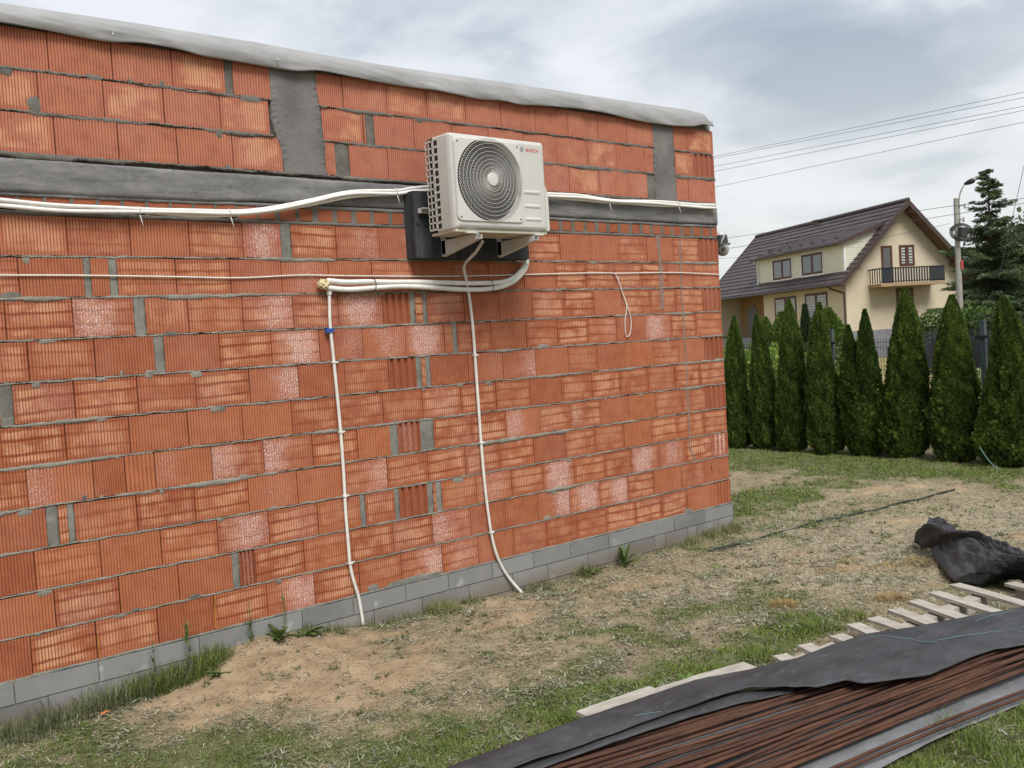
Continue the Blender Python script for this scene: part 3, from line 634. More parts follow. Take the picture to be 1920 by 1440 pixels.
ii = np.arange(V.shape[0]*V.shape[1]).reshape(V.shape[:2]); F = np.stack([ii[:-1, :-1], ii[1:, :-1], ii[1:, 1:], ii[:-1, 1:]], -1).reshape(-1, 4)
mem = link('roof_membrane', np_mesh('roof_membrane', V.reshape(-1, 3), F, membrane(), smooth=True), bld)
for p in [(211, 65), (520, 113), (790, 157), (979, 187), (1134, 206)]:
    w = on_y(*p, YM-.02); m = MB(); m.lathe([(.008, 0), (.008, .006), (.004, .008)], (0, 0, 0), 'y', 10)
    for i, v in enumerate(m.v): m.v[i] = (v[0], -v[1], v[2])
    m.build('nail_head', STEEL, bld, loc=(w[0], YM-.028, w[2]))
# ------------------------------------------------------------------ outdoor unit
WHITE = simple('cream_sheet_metal', (.515, .51, .475), .40, .42, .03, 4)
WHITE2 = simple('cream_plastic', (.55, .545, .51), .45, .4, .03, 6)
DARKIN = simple('dark_interior', (.02, .02, .022), .7, .3, .2, 20)
UX0, UX1, UY0, UY1, UZ0, UZ1 = 4.495, 5.415, -.615, -.285, 2.66, 3.372
ac = empty('air_conditioner_unit', (UX0, UY1, UZ0), label='cream air conditioner outdoor unit with a round fan grille, on wall brackets', cat='air conditioner')
def L(x, y, z): return (x-UX0, y-UY1, z-UZ0)
W, D_, Hh = UX1-UX0, UY1-UY0, UZ1-UZ0
FC = (wall_x(0, 0)*0+4.842-UX0, 3.036-UZ0); FR = .315         # fan centre on the face
def rrect(cx_, cz_, w, h, r, n=8):
    p = []
    for (sx, sz, a0) in ((1, 1, 0), (-1, 1, 90), (-1, -1, 180), (1, -1, 270)):
        for k in range(n+1):
            a = rad(a0+90*k/n); p.append((cx_+sx*(w/2-r)+r*math.cos(a), cz_+sz*(h/2-r)+r*math.sin(a)))
    return p
# casing: shell with a rounded front edge, front sheet with a round hole
fy = -D_
m = MB()
prof = [(0.0, 0.10), (0.0, D_-.055), (.006, D_-.028), (.018, D_-.010), (.038, D_)]       # inset, depth from back
shell = []
for ins, dep in prof: shell.append([(x, -dep, z) for x, z in rrect(W/2, Hh/2, W-2*ins, Hh-2*ins, .022-ins*.2, 6)])
for a, b in zip(shell[:-1], shell[1:]):
    nn_ = len(a); m.add(a+b, [(i, (i+1) % nn_, (i+1) % nn_+nn_, i+nn_) for i in range(nn_)])
# front sheet: ring between the rounded outline and the fan hole
outer = shell[-1]; K = 96
def ang(p): return math.atan2(p[2]-FC[1], p[0]-FC[0])
def outline_hit(t):
    best = None
    for i in range(len(outer)):
        a, b = outer[i], outer[(i+1) % len(outer)]
        dx, dz = math.cos(t), math.sin(t); ex, ez = b[0]-a[0], b[2]-a[2]; den = dx*ez-dz*ex
        if abs(den) < 1e-9: continue
        s_ = ((a[0]-FC[0])*ez-(a[2]-FC[1])*ex)/den; u_ = ((a[0]-FC[0])*dz-(a[2]-FC[1])*dx)/den
        if s_ > 0 and -1e-6 <= u_ <= 1+1e-6 and (best is None or s_ < best): best = s_
    return (FC[0]+best*math.cos(t), fy, FC[1]+best*math.sin(t))
tt = sorted([2*math.pi*k/K-math.pi for k in range(K)]+[ang(p) for p in outer])
oo = [outline_hit(t) for t in tt]; ic = [(FC[0]+FR*math.cos(t), fy, FC[1]+FR*math.sin(t)) for t in tt]; ib = [(FC[0]+(FR-.012)*math.cos(t), fy+.05, FC[1]+(FR-.012)*math.sin(t)) for t in tt]
n_ = len(tt); m.add(oo+ic+ib, [(i, (i+1) % n_, (i+1) % n_+n_, i+n_) for i in range(n_)]+[(i+n_, (i+1) % n_+n_, (i+1) % n_+2*n_, i+2*n_) for i in range(n_)])
m.box(.004, W-.004, -.10, 0, Hh-.004, Hh-.0005)      # rear of the top sheet
m.box(W-.006, W, -.10, 0, .02, Hh-.02)
m.build('casing', WHITE, ac, smooth=True)
# open lattice on the left side (the bottom edges of the openings in two columns)
m = MB()
cols = [(-.10, -.092), (-.045, -.038), (-.002, .0)]
m.box(0, .004, -.100, -.088, .02, Hh-.02); m.box(0, .004, -.050, -.042, .02, Hh-.02); m.box(0, .004, -.004, 0, .02, Hh-.02)
for i in range(14):
    z = .03+(Hh-.06)*i/13; m.box(0, .004, -.1, 0, z-.006, z+.006)
m.build('side_lattice', WHITE2, ac)
m = MB(); m.box(.02, .026, -.11, -.004, .02, Hh-.02); m.box(.02, W-.02, -.02, -.012, .02, Hh-.02); m.build('coil', DARKIN, ac)
m = MB()
for i in range(60): z = .03+(Hh-.06)*i/59; m.box(.012, .019, -.105, -.006, z, z+.0025)
m.build('coil_fins', simple('aluminium_fin', (.16, .16, .165), .5, .5, .2, 40, .5), ac, kind='stuff')
m = MB()
# second row of openings, pressed through the front part of the side
rws = []
for i in range(12):
    z = .05+(Hh-.10)*i/11; q = MB(); q.box(-.0012, .0008, -.158, -.118, z-.020, z+.018); o = q.build('side_opening', DARKIN, ac)
# raised plate round the fan
m = MB(); PX0, PX1, PZ0, PZ1 = 4.515-UX0, 5.145-UX0, 2.722-UZ0, 3.333-UZ0
pw, ph_ = PX1-PX0, PZ1-PZ0; pcx, pcz = (PX0+PX1)/2, (PZ0+PZ1)/2
o1 = rrect(pcx, pcz, pw, ph_, .035, 8); o2 = rrect(pcx, pcz, pw-.012, ph_-.012, .03, 8)
def outline2(t, poly):
    best = 9
    for i in range(len(poly)):
        a, b = poly[i], poly[(i+1) % len(poly)]; dx, dz = math.cos(t), math.sin(t); ex, ez = b[0]-a[0], b[1]-a[1]; den = dx*ez-dz*ex
        if abs(den) < 1e-9: continue
        s_ = ((a[0]-FC[0])*ez-(a[1]-FC[1])*ex)/den; u_ = ((a[0]-FC[0])*dz-(a[1]-FC[1])*dx)/den
        if s_ > 0 and -1e-6 <= u_ <= 1+1e-6: best = min(best, s_)
    return best
tt = [2*math.pi*k/160 for k in range(160)]; n_ = 160
A = [(FC[0]+outline2(t, o1)*math.cos(t), fy-.001, FC[1]+outline2(t, o1)*math.sin(t)) for t in tt]
B = [(FC[0]+outline2(t, o2)*math.cos(t), fy-.011, FC[1]+outline2(t, o2)*math.sin(t)) for t in tt]
Cc = [(FC[0]+min(FR-.003, outline2(t, o2)-.006)*math.cos(t), fy-.011, FC[1]+min(FR-.003, outline2(t, o2)-.006)*math.sin(t)) for t in tt]
Dd = [(FC[0]+min(FR-.010, outline2(t, o2)-.008)*math.cos(t), fy+.03, FC[1]+min(FR-.010, outline2(t, o2)-.008)*math.sin(t)) for t in tt]
m.add(A+B+Cc+Dd, [(j*n_+i, j*n_+(i+1) % n_, (j+1)*n_+(i+1) % n_, (j+1)*n_+i) for j in range(3) for i in range(n_)])
pl = m.build('fan_plate', WHITE2, ac, smooth=True)
for (x, z) in ((PX0+.03, PZ0+.03), (PX1-.03, PZ0+.03), (PX1-.03, PZ1-.03), (PX0+.03, PZ1-.03)):
    q = MB(); q.lathe([(.006, 0), (.006, -.003), (.002, -.0045)], (x, fy-.011, z), 'y', 10); q.build('screw', DARKIN, pl)
# grille: rings and swept wires, domed slightly
def gy(r): return fy-.016-.012*(1-(r/FR)**2)
m = MB()
for r in np.linspace(.088, FR-.016, 8):
    m.tube([(FC[0]+r*math.cos(t), gy(r)-.003, FC[1]+r*math.sin(t)) for t in np.linspace(0, 2*math.pi, 73)], .0015, 5, False)
m.build('grille_rings', WHITE2, ac, smooth='all')
m = MB()
for k in range(88):
    a0 = 2*math.pi*k/88; pts = []
    for r in np.linspace(.045, FR-.006, 13): t = a0+1.15*((r-.045)/FR)**1.15; pts.append((FC[0]+r*math.cos(t), gy(r), FC[1]+r*math.sin(t)))
    m.tube(pts, .0012, 4, False)
m.build('grille_wires', WHITE2, ac, kind='stuff')
m = MB(); m.lathe([(.050, .004), (.050, -.006), (.046, -.010), (.02, -.012)], (FC[0], gy(0), FC[1]), 'y', 40); m.build('hub_cap', WHITE2, ac, smooth=True)
# fan behind the grille
fan = MB(); fan.lathe([(.07, .0), (.07, .06), (.05, .07)], (FC[0], fy+.055, FC[1]), 'y', 24)
FANM = simple('fan_grey', (.065, .065, .07), .5, .4, .1, 8); fo = fan.build('fan_hub', FANM, ac, smooth=True)
for k in range(3):
    b = MB(); V = []; nr, na = 8, 10
    for i in range(nr):
        r = .06+(FR-.085)*i/(nr-1)
        for j in range(na):
            t = 2*math.pi*k/3+(-.5+j/(na-1))*(1.3+.3*i/nr)+i*.05; V.append((FC[0]+r*math.cos(t), fy+.05+.09*j/(na-1)-.012*math.sin(math.pi*j/(na-1)), FC[1]+r*math.sin(t)))
    fs = [(i*na+j, i*na+j+1, (i+1)*na+j+1, (i+1)*na+j) for i in range(nr-1) for j in range(na-1)]; b.add(V, fs)
    o = b.build('fan_blade', FANM, ac, smooth='all'); s_ = o.modifiers.new('s', 'SOLIDIFY'); s_.thickness = .004
m = MB(); m.lathe([(FR+.02, .05), (FR+.02, .2), (.01, .21)], (FC[0], fy, FC[1]), 'y', 48); m.build('fan_chamber', DARKIN, ac, smooth=True)
# grip recesses on the right of the face
for zc in (2.965, 2.858, 2.757):
    q = MB(); x0, x1 = 5.165-UX0, 5.335-UX0; z = zc-UZ0
    po = rrect((x0+x1)/2, z, x1-x0, .030, .012, 5); pi_ = rrect((x0+x1)/2, z+.002, x1-x0-.02, .012, .005, 5); n_ = len(po)
    q.add([(a, fy-.0008, b) for a, b in po]+[(a, fy-.0075, b) for a, b in pi_], [(i, (i+1) % n_, (i+1) % n_+n_, i+n_) for i in range(n_)]+[tuple(range(n_, 2*n_))])
    q.build('pressed_rib', WHITE2, ac, smooth=True)
# pipe cover on the right side
m = MB(); m.prism([(W+.0005, .012), (W+.038, .02), (W+.038, .31), (W+.0005, .40)], -D_+.035, -.05)
m.build('valve_cover', WHITE2, ac, bevel=.006)
m = MB(); m.box(.012, W-.012, -D_+.02, -.004, -.014, .006); m.build('base_pan', simple('base_pan_cream', (.50, .47, .38), .5, .35, .08, 8), ac, bevel=.004)
m = MB(); m.box(.03, W-.03, -D_-.001, -D_+.001, .026, .030); m.build('seam', simple('seam_shadow', (.32, .31, .28), .6), ac)
# lettering and round emblem
def text(s, size, mat, name, parent, loc, extr=.0006):
    c = bpy.data.curves.new(name, 'FONT'); c.body = s; c.size = size; c.extrude = extr; c.offset = size*.004; c.space_character = 1.12
    t = bpy.data.objects.new('tmp', c); COL.objects.link(t); dg = bpy.context.evaluated_depsgraph_get()
    me = bpy.data.meshes.new_from_object(t.evaluated_get(dg)); bpy.data.objects.remove(t); me.materials.clear(); me.materials.append(mat)
    o = link(name, me, parent); o.rotation_euler = (rad(90), 0, 0); o.location = loc; return o
RED = simple('print_red', (.52, .03, .045), .5); GREYP = simple('print_grey', (.12, .16, .17), .5)
text('BOSCH', .036, RED, 'lettering', ac, (5.214-UX0, fy-.0012, 3.279-UZ0))
m = MB(); ex, ez = 5.172-UX0, 3.292-UZ0
ring = [(.018, .0155)]
V = []; n_ = 36
for r in (.0185, .0158): V += [(ex+r*math.cos(2*math.pi*k/n_), fy-.0015, ez+r*math.sin(2*math.pi*k/n_)) for k in range(n_)]
m.add(V, [(k, (k+1) % n_, (k+1) % n_+n_, k+n_) for k in range(n_)])
m.box(ex-.009, ex-.0055, fy-.0015, fy-.0005, ez-.0125, ez+.0125); m.box(ex+.0055, ex+.009, fy-.0015, fy-.0005, ez-.0125, ez+.0125); m.box(ex-.0055, ex+.0055, fy-.0015, fy-.0005, ez-.0022, ez+.0022)
m.build('emblem', GREYP, ac)
for x in (.10, W-.16):
    q = MB(); q.box(x, x+.09, -D_-.008, -D_+.03, -.026, -.014); q.build('foot', WHITE2, ac, bevel=.003)
# brackets
BRK = simple('bracket_cream', (.56, .555, .52), .45, .45, .05, 10)
for i, (bx_, lab) in enumerate(((4.705, 'cream folded steel bracket carrying the unit on its left, nearer the blue clip pipe'), (5.265, 'cream folded steel bracket carrying the unit on its right, nearer the camera corner'))):
    b = empty('wall_bracket', (bx_, -.16, 2.60), label=('left one of the two cream steel brackets under the outdoor unit', 'right one of the two cream steel brackets under the outdoor unit')[i], cat='wall bracket', group='wall brackets under the outdoor unit')
    q = MB(); q.box(-.022, .022, 0, .004, -.085, .10); q.box(-.022, -.019, -.05, 0, -.075, .04); q.build('back_plate', BRK, b, bevel=.001)
    for sx in (-.022, .0195):
        q = MB(); q.add([(sx, 0, -.085), (sx, -.465, .000), (sx, -.465, .030), (sx, 0, .034), (sx+.0025, 0, -.085), (sx+.0025, -.465, .000), (sx+.0025, -.465, .030), (sx+.0025, 0, .034)], [(0, 1, 2, 3), (7, 6, 5, 4), (0, 4, 5, 1), (1, 5, 6, 2), (2, 6, 7, 3), (3, 7, 4, 0)])
        q.build('arm_side', BRK, b)
    q = MB(); q.add([(-.022, 0, -.088), (.022, 0, -.088), (.022, -.465, -.003), (-.022, -.465, -.003), (-.022, 0, -.085), (.022, 0, -.085), (.022, -.465, .000), (-.022, -.465, .000)], [(0, 1, 2, 3), (7, 6, 5, 4), (0, 4, 5, 1), (1, 5, 6, 2), (2, 6, 7, 3), (3, 7, 4, 0)]); q.build('arm_base', BRK, b)
    for yy in (-.44, -.17):
        q = MB(); q.lathe([(.013, .03), (.013, .038), (.006, .04), (.006, .052)], (0, yy, 0), 'z', 10); q.build('bolt', STEEL, b)
# spacer rail end seen left of the unit
r_ = empty('fixing_rail', (4.44, -.15, 2.87), label='short cream fixing rail end sticking out left of the outdoor unit', cat='fixing rail')
q = MB(); q.box(.05, .30, -.035, -.0, -.03, .006); q.box(.05, .28, -.07, -.035, -.002, .006); q.build('rail', BRK, r_, bevel=.001)
q = MB(); q.lathe([(.009, -.034), (.009, -.042), (.004, -.05)], (.06, 0, -.012), 'y', 8); q.build('bolt', STEEL, r_)
# dark insulation board on the wall behind
def dark_board():
    k = N('graphite_board', .85, .25); P = k.pos(); n = k.noise(k.vec(P, (5, 5, 1.2)), 3, 5); f = k.noise(P, 120, 4, .7)
    c = k.mix(k.step(n, .35, .75), (.030, .032, .038), (.062, .066, .074)); c = k.mix(k.math('MULTIPLY', k.step(f, .62, .8), .5), c, (.13, .13, .135)); k.color(c); k.bump(f, .35, .003); return k.m
DB = dark_board()
bd = empty('insulation_board', (4.46, 0, 2.50), label='dark graphite insulation board fixed on the wall behind the outdoor unit', cat='insulation board')
q = MB(); q.box(0, 1.135, -.145, -.012, 0, .515); o = q.build('board', DB, bd, bevel=.004)
q = MB(); q.box(.0, 1.135, -.012, -.004, .004, .511); q.build('backing', DB, bd)
for (x, z) in ((.11, .36), (.02, .26), (.10, .25)):
    q = MB(); q.lathe([(.012, 0), (.012, -.003), (.004, -.004)], (x, -.146, z), 'y', 12); q.build('fixing_hole', simple('hole_grey', (.11, .11, .115), .7) if z > .3 else DARKIN, bd)

# ------------------------------------------------------------------ pipes and cables
def smooth(pts, n=6):
    P = [np.array(p, float) for p in pts]; P = [2*P[0]-P[1]]+P+[2*P[-1]-P[-2]]; out = []
    for i in range(1, len(P)-2):
        for k in range(n):
            t = k/n; out.append(.5*((2*P[i])+(-P[i-1]+P[i+1])*t+(2*P[i-1]-5*P[i]+4*P[i+1]-P[i+2])*t*t+(-P[i-1]+3*P[i]-3*P[i+1]+P[i+2])*t**3))
    out.append(P[-2]); return out
def tie(parent, at, rr_, tail, mat=WHITE, axis=(1, 0, 0), ln=.07):
    q = MB(); a = Vector(axis).normalized(); u = a.cross(Vector((0, 1, 0))).normalized(); pts = []
    for k in range(17):
        t = 2*math.pi*k/16; pts.append(Vector(at)+u*math.cos(t)*rr_[0]+Vector((0, 1, 0))*math.sin(t)*rr_[1])
    q.tube(pts, .0028, 5, False)
    if tail: s0 = Vector(at)-u*(-rr_[0] if u.z < 0 else rr_[0]); s0 = Vector((at[0], at[1]-rr_[1]*.8, at[2]-rr_[0]*.9)); q.beam(s0, s0+Vector((.012, -.012, -ln)), .006, .0025, (0, 1, 0))
    q.build('cable_tie', mat, parent, smooth='all')
BLK = BLACKP
def bundle(name, pix, r, n, label, cat, Y=-.045, ties=(), tmat=WHITE, tl=.07, px2=None, braid=0.0):
    t = empty(name, tuple(on_y(*pix[0], Y)), label=label, cat=cat)
    base = smooth([on_y(x, y, Y) for x, y in pix], 8); o0 = np.array(t.location)
    for k in range(n):
        ph = 2*math.pi*k/n; pts = []
        for i, p in enumerate(base):
            s_ = p[0]; pull = 1.0
            for tx in ties:
                d = abs(p[0]-on_y(tx, 0, Y)[0]); pull = min(pull, .82+.18*min(1, d/.25))
            a = ph+braid*math.sin(s_*1.9+k*.8)+.25*math.sin(s_*4.1+k*2.1)
            rr_ = r*(1.12 if n > 2 else .92)*pull if n > 1 else 0
            pts.append((p[0]-o0[0], p[1]-o0[1]+(rr_*.9*math.sin(a)), p[2]-o0[2]+rr_*1.25*math.cos(a)+.004*math.sin(s_*5.3+k*3)*(n > 1)))
        q = MB(); q.tube(pts, r, 10); q.build('pipe', WHITEP, t, smooth='all')
    for tx in ties:
        d = np.interp(on_y(tx, 0, Y)[0], [p[0] for p in base], [p[2] for p in base]); xx = on_y(tx, 400, Y)[0]
        j = min(range(len(base)), key=lambda i: abs(FPX and (960+FPX*((base[i]-CAM)@rt)/((base[i]-CAM)@fw))-tx)); p = base[j]; a = base[min(j+1, len(base)-1)]-base[max(j-1, 0)]
        tie(t, (p[0]-o0[0], p[1]-o0[1], p[2]-o0[2]), (r*2.5, r*2.05), True, tmat, tuple(a), tl)
    return t
bundle('insulated_pipe_bundle', [(-160, 364), (-80, 374), (0, 381), (100, 389), (200, 393), (260, 396), (340, 399), (430, 400), (500, 394), (580, 380), (660, 364), (742, 360), (775, 355), (830, 352)], .0125, 3, 'white insulated pipes strapped together, running from the left edge up to the outdoor unit', 'pipe bundle', Y=-.05, ties=(260, 430, 742), braid=.6)
bundle('insulated_pipe_bundle', [(985, 362), (1036, 367), (1090, 371), (1140, 377), (1200, 380), (1270, 383), (1325, 386), (1341, 387)], .0125, 3, 'white insulated pipes strapped together, running from the outdoor unit to the wall corner', 'pipe bundle', Y=-.05, ties=(1138, 1272), braid=.6)
# the bundle turns round the corner
lb = bundle('insulated_pipe_bundle', [(614, 533), (650, 536), (700, 534), (760, 533), (820, 535), (880, 537), (930, 535), (958, 527), (976, 512), (985, 498), (988, 484)], .020, 2, 'two thick white pipes strapped together below the dark board, bent up at their right end', 'pipe bundle', Y=-.05, ties=(702, 919), tmat=BLK, tl=.04)
f0 = on_y(606, 533, -.05); fo_ = empty('foam_plug', tuple(f0), label='yellowish expanding foam blob sealing the left end of the two thick pipes', cat='foam')
bmf = bmesh.new(); bmesh.ops.create_icosphere(bmf, subdivisions=3, radius=.034)
for v in bmf.verts: v.co *= .45+1.15*float(fbm(v.co.x*70+5, v.co.y*60+v.co.z*85, 3)); v.co.x *= 1.3
mef = bpy.data.meshes.new('foam'); bmf.to_mesh(mef); bmf.free(); mef.materials.append(simple('pu_foam', (.58, .50, .30), .8, .2, .15, 40)); link('foam', mef, fo_)
def cable(name, pix, r, label, cat, Y=-.02, mat=PVC, clips=(), n=8, cz='white', ys=None, sub=6):
    P3 = [on_y(x, y, Y if ys is None else ys[i]) for i, (x, y) in enumerate(pix)]; t = empty(name, tuple(P3[0]), label=label, cat=cat); o0 = P3[0]
    S = smooth(P3, sub); q = MB(); q.tube([p-o0 for p in S], r, n); q.build('conduit' if r > .006 else 'wire', mat, t, smooth='all')
    for cl in clips:
        j = min(range(len(S)), key=lambda i: abs(S[i][2]-on_y(cl[0], cl[1], Y)[2])); p = S[j]-o0
        q = MB(); w = .045; col = PVC if len(cl) < 3 else CLIPB
        q.box(p[0]-r-.004, p[0]+r+.004, p[1]-r-.003, p[1]+r, p[2]-.007, p[2]+.007); q.box(p[0]+r, p[0]+r+.03, .012+p[1]-.006, .012+p[1], p[2]-.006, p[2]+.006)
        if len(cl) > 2: q.box(p[0]-r-.028, p[0]+r, p[1]-r-.004, p[1]+r, p[2]-.022, p[2]+.010)
        q.build('pipe_clip', col, t, bevel=.001)
    return t
CLIPB = simple('blue_clip', (.03, .085, .33), .5)
cable('thin_cable', [(-120, 515), (0, 516), (160, 516.5), (330, 519), (450, 521), (560, 516), (640, 517), (760, 518), (870, 517.5), (1000, 514.5), (1100, 512), (1145, 512), (1158, 512.5), (1260, 511), (1343, 514.5), (1347, 515)], .0052, 'thin white cable pinned level across the whole block wall', 'cable', Y=-.014)
cable('cable_loop', [(1154, 514), (1160, 528), (1168, 552), (1175, 574), (1172, 600), (1173, 626), (1177, 631), (1182, 622), (1183, 598), (1176, 572), (1166, 545), (1157, 518)], .0040, 'thin white cable left hanging down in a long narrow loop', 'cable', Y=-.02, sub=7)
cable('drain_hose', [(905, 452), (899, 462), (891, 474), (880, 485), (872, 494), (870, 506), (875, 530), (881, 566), (887, 620), (892, 690), (897, 760), (902, 830), (908, 900), (915, 960), (922, 1005), (931, 1040), (945, 1070), (962, 1093), (980, 1113)], .0125, 'white drain hose dropping from under the outdoor unit to the ground on the right', 'drain hose', clips=((881, 547), (891, 663), (900, 833), (919, 995)), ys=[-.42, -.36, -.28, -.20, -.12, -.07]+[-.03]*11+[-.05, -.09])
cable('drain_conduit', [(617, 540), (617.5, 560), (619, 610), (624, 660), (630, 720), (636, 780), (641, 840), (645, 900), (648, 960), (653, 1020), (656, 1056), (662, 1085), (671, 1115), (677, 1145), (682, 1178)], .0125, 'white conduit with a blue clip, dropping from the foamed pipe end to the ground', 'conduit', Y=-.03, clips=((619, 620, 1), (625, 678), (638, 809), (646, 932), (655, 1057)))
q = MB(); 
tw = empty('pipe_collar', tuple(on_y(617, 545, -.03)), label='short white collar where the blue-clipped conduit leaves the foamed pipe end', cat='pipe collar')
q.lathe([(.018, -.03), (.02, -.02), (.02, .035), (.013, .04)], (0, 0, 0), 'z', 16); q.build('collar', WHITEP, tw, smooth=True)
q = MB(); sp = empty('fixing_stub', tuple(on_y(985, 490, -.07)), label='small white fixing stub beside the bent pipe ends under the dark board', cat='fixing')
q.beam((-.10, 0, .0), (0, 0, .003), .008, .008); q.beam((-.012, -.01, -.02), (.012, -.01, .02), .04, .03); q.build('stub', WHITEP, sp)

# ------------------------------------------------------------------ surveillance camera at the corner
cc = empty('security_camera', (XE+.02, .06, 2.70), label='white dome security camera with antenna fixed round the right wall corner', cat='security camera')
CW = simple('camera_white', (.52, .52, .50), .4, .45, .05, 10); 
q = MB(); q.box(-.02, .004, -.02, .08, -.05, .10); q.build('mount_plate', CW, cc, bevel=.004)
q = MB(); q.tube([(.0, .02, .06), (.05, .02, .075), (.09, .02, .07)], .018, 10); q.build('mount_arm', CW, cc, smooth='all')
q = MB(); q.lathe([(.01, .11), (.04, .10), (.055, .07), (.062, .02), (.062, .0), (.05, -.005)], (.085, -.0, 0), 'z', 24); q.build('hood', CW, cc, smooth=True)
q = MB(); q.lathe([(.0551, .075), (.0625, .02), (.0626, .004)], (.080, -.004, 0), 'z', 24)
q.v = [v for v in q.v]; q.build('hood_shade', simple('camera_dark', (.03, .033, .036), .35, .5), cc, smooth=True)
q = MB(); q.lathe([(.02, .03), (.042, .015), (.052, -.02), (.050, -.05), (.035, -.078), (.01, -.088)], (.095, -.01, -.01), 'z', 24); q.build('head', simple('camera_head', (.30, .295, .27), .4, .45, .08, 12), cc, smooth=True)
cc.scale = (1.25, 1.25, 1.25)
d = Vector((CAM[0]-(XE+.12), CAM[1]-.1, -.3)).normalized()
hc = Vector((.095, -.01, -.045)); q = MB(); q.tube([hc+d*.040, hc+d*.058], .030, 20); q.build('lens_ring', simple('camera_lens_ring', (.10, .10, .10), .3, .5), cc, smooth=True)
q = MB(); q.tube([hc+d*.058, hc+d*.062], .013, 16); q.build('lens', BLACKP, cc, smooth=True)
q = MB(); q.beam((.12, 0, -.015), (.20, .0, .010), .03, .012); q.build('sun_flap', BLACKP, cc, bevel=.003)
q = MB(); q.tube([(.02, -.05, .0), (.055, -.055, .055), (.085, -.055, .12)], .005, 8); q.build('antenna', CW, cc, smooth='all')
# ------------------------------------------------------------------ neighbour's house (local axes: s along the eaves, v along the gable, z up)
HAZ = rad(25.05)
cor = at_d(1590, 640, 55)
hs = empty('gabled_house', (cor[0], cor[1], 0), label="neighbour's cream house with a brown tiled gable roof, dormer and balcony", cat='house')
hs.matrix_world = Matrix(((math.sin(HAZ), math.cos(HAZ), 0, cor[0]), (math.cos(HAZ), -math.sin(HAZ), 0, cor[1]), (0, 0, 1, 0), (0, 0, 0, 1)))
def proper(o_scale=1): pass
# (s, v) is a left-handed pair seen from above, so build meshes straight in world metres
hs.matrix_world = Matrix.Translation((cor[0], cor[1], 0))
S_ = Vector((math.sin(HAZ), math.cos(HAZ), 0)); V_ = Vector((math.cos(HAZ), -math.sin(HAZ), 0))
def hp(s, v, z): return S_*s+V_*v+Vector((0, 0, z))
class HB(MB):
    def bx(q, s0, s1, v0, v1, z0, z1):
        vs = [hp(*p) for p in ((s0, v0, z0), (s1, v0, z0), (s1, v1, z0), (s0, v1, z0), (s0, v0, z1), (s1, v0, z1), (s1, v1, z1), (s0, v1, z1))]
        q.add(vs, [(0, 3, 2, 1), (4, 5, 6, 7), (0, 1, 5, 4), (1, 2, 6, 5), (2, 3, 7, 6), (3, 0, 4, 7)])
    def poly(q, pts, d):   # pts (s,v,z), extruded by d
        a = [hp(*p) for p in pts]; b = [hp(p[0]+d[0], p[1]+d[1], p[2]+d[2]) for p in pts]; n = len(a)
        q.add(a+b, [tuple(range(n)), tuple(range(2*n-1, n-1, -1))]+[(i, i+n, (i+1) % n+n, (i+1) % n) for i in range(n)])
PLAS = simple('cream_render', (.56, .49, .365), .9, .15, .05, 1.5)
SIDI = simple('cream_siding', (.70, .69, .58), .7, .25, .04, 2)
ROOFM = simple('brown_metal_tile', (.068, .054, .056), .45, .4, .18, 2.5)
TRIM = simple('brown_trim', (.062, .040, .036), .5, .35, .12, 4)
SOFF = simple('brown_soffit', (.15, .095, .065), .75, .2, .12, 3)
PLIN = simple('grey_plinth', (.21, .215, .24), .85, .2, .12, 4)
WHT = simple('white_trim', (.70, .69, .66), .5, .3, .05, 4)
def glass():
    k = N('window_glass', .06, .6); k.color((.035, .042, .045)); k.b.inputs['Metallic'].default_value = 0; k.b.inputs['IOR'].default_value = 1.7; k.b.inputs['Coat Weight'].default_value = .6; return k.m
GL = glass()
HL, HW, RV = 15.0, 7.1, 3.55     # length, width, ridge position
def zroof(v): return 3.86+(v+.7)*1.0 if v < RV else 3.86+(2*RV-v+.7)*1.0
q = HB()
pg = [(-.0, .0, 1.24), (0, HW, 1.24), (0, HW, zroof(HW)-.12), (0, RV, zroof(RV)-.12), (0, 0, zroof(0)-.12)]
q.poly(pg, (.3, 0, 0)); q.poly([(p[0]+HL-.3, p[1], p[2]) for p in pg], (.3, 0, 0))
q.bx(.3, 8.8, 0, .3, 1.24, 4.0); q.bx(8.8, HL-.3, 1.6, 1.9, 1.24, 4.0); q.bx(.3, HL-.3, HW-.3, HW, 1.24, 4.0); q.bx(8.5, 8.8, .3, 1.6, 1.24, 4.0)
q.build('wall', PLAS, hs)
q = HB(); q.bx(-.04, 8.84, -.04, HW+.04, -.6, 1.24); q.bx(8.84, HL+.04, -.04, HW+.04, -.6, 1.1); q.build('plinth', PLIN, hs)
PORCHM = simple('porch_ochre', (.30, .175, .075), .85, .2, .15, 6)
q = HB(); q.bx(8.82, HL-.32, 1.55, 1.6, 1.1, 3.8); q.bx(HL-.25, HL, -.0, .25, 1.1, 3.7); q.build('porch_wall', PORCHM, hs)
for s0 in (13.0,):
    q = HB(); pts = [(s0+.75*math.cos(t), 1.5, 2.35+.95*math.sin(t)*1.0) for t in np.linspace(0, math.pi, 12)]+[(s0-.75, 1.5, 1.2), (s0+.75, 1.5, 1.2)]; q.poly(pts, (0, .045, 0)); q.build('arched_opening', simple('porch_grey', (.17, .175, .18), .8), hs)
for i in range(5):
    q = HB(); q.bx(8.9, 11.9, .02, .06, 1.18+i*.17, 1.27+i*.17); q.build('porch_rail_board', simple('porch_rail_brown', (.10, .055, .04), .6), hs)
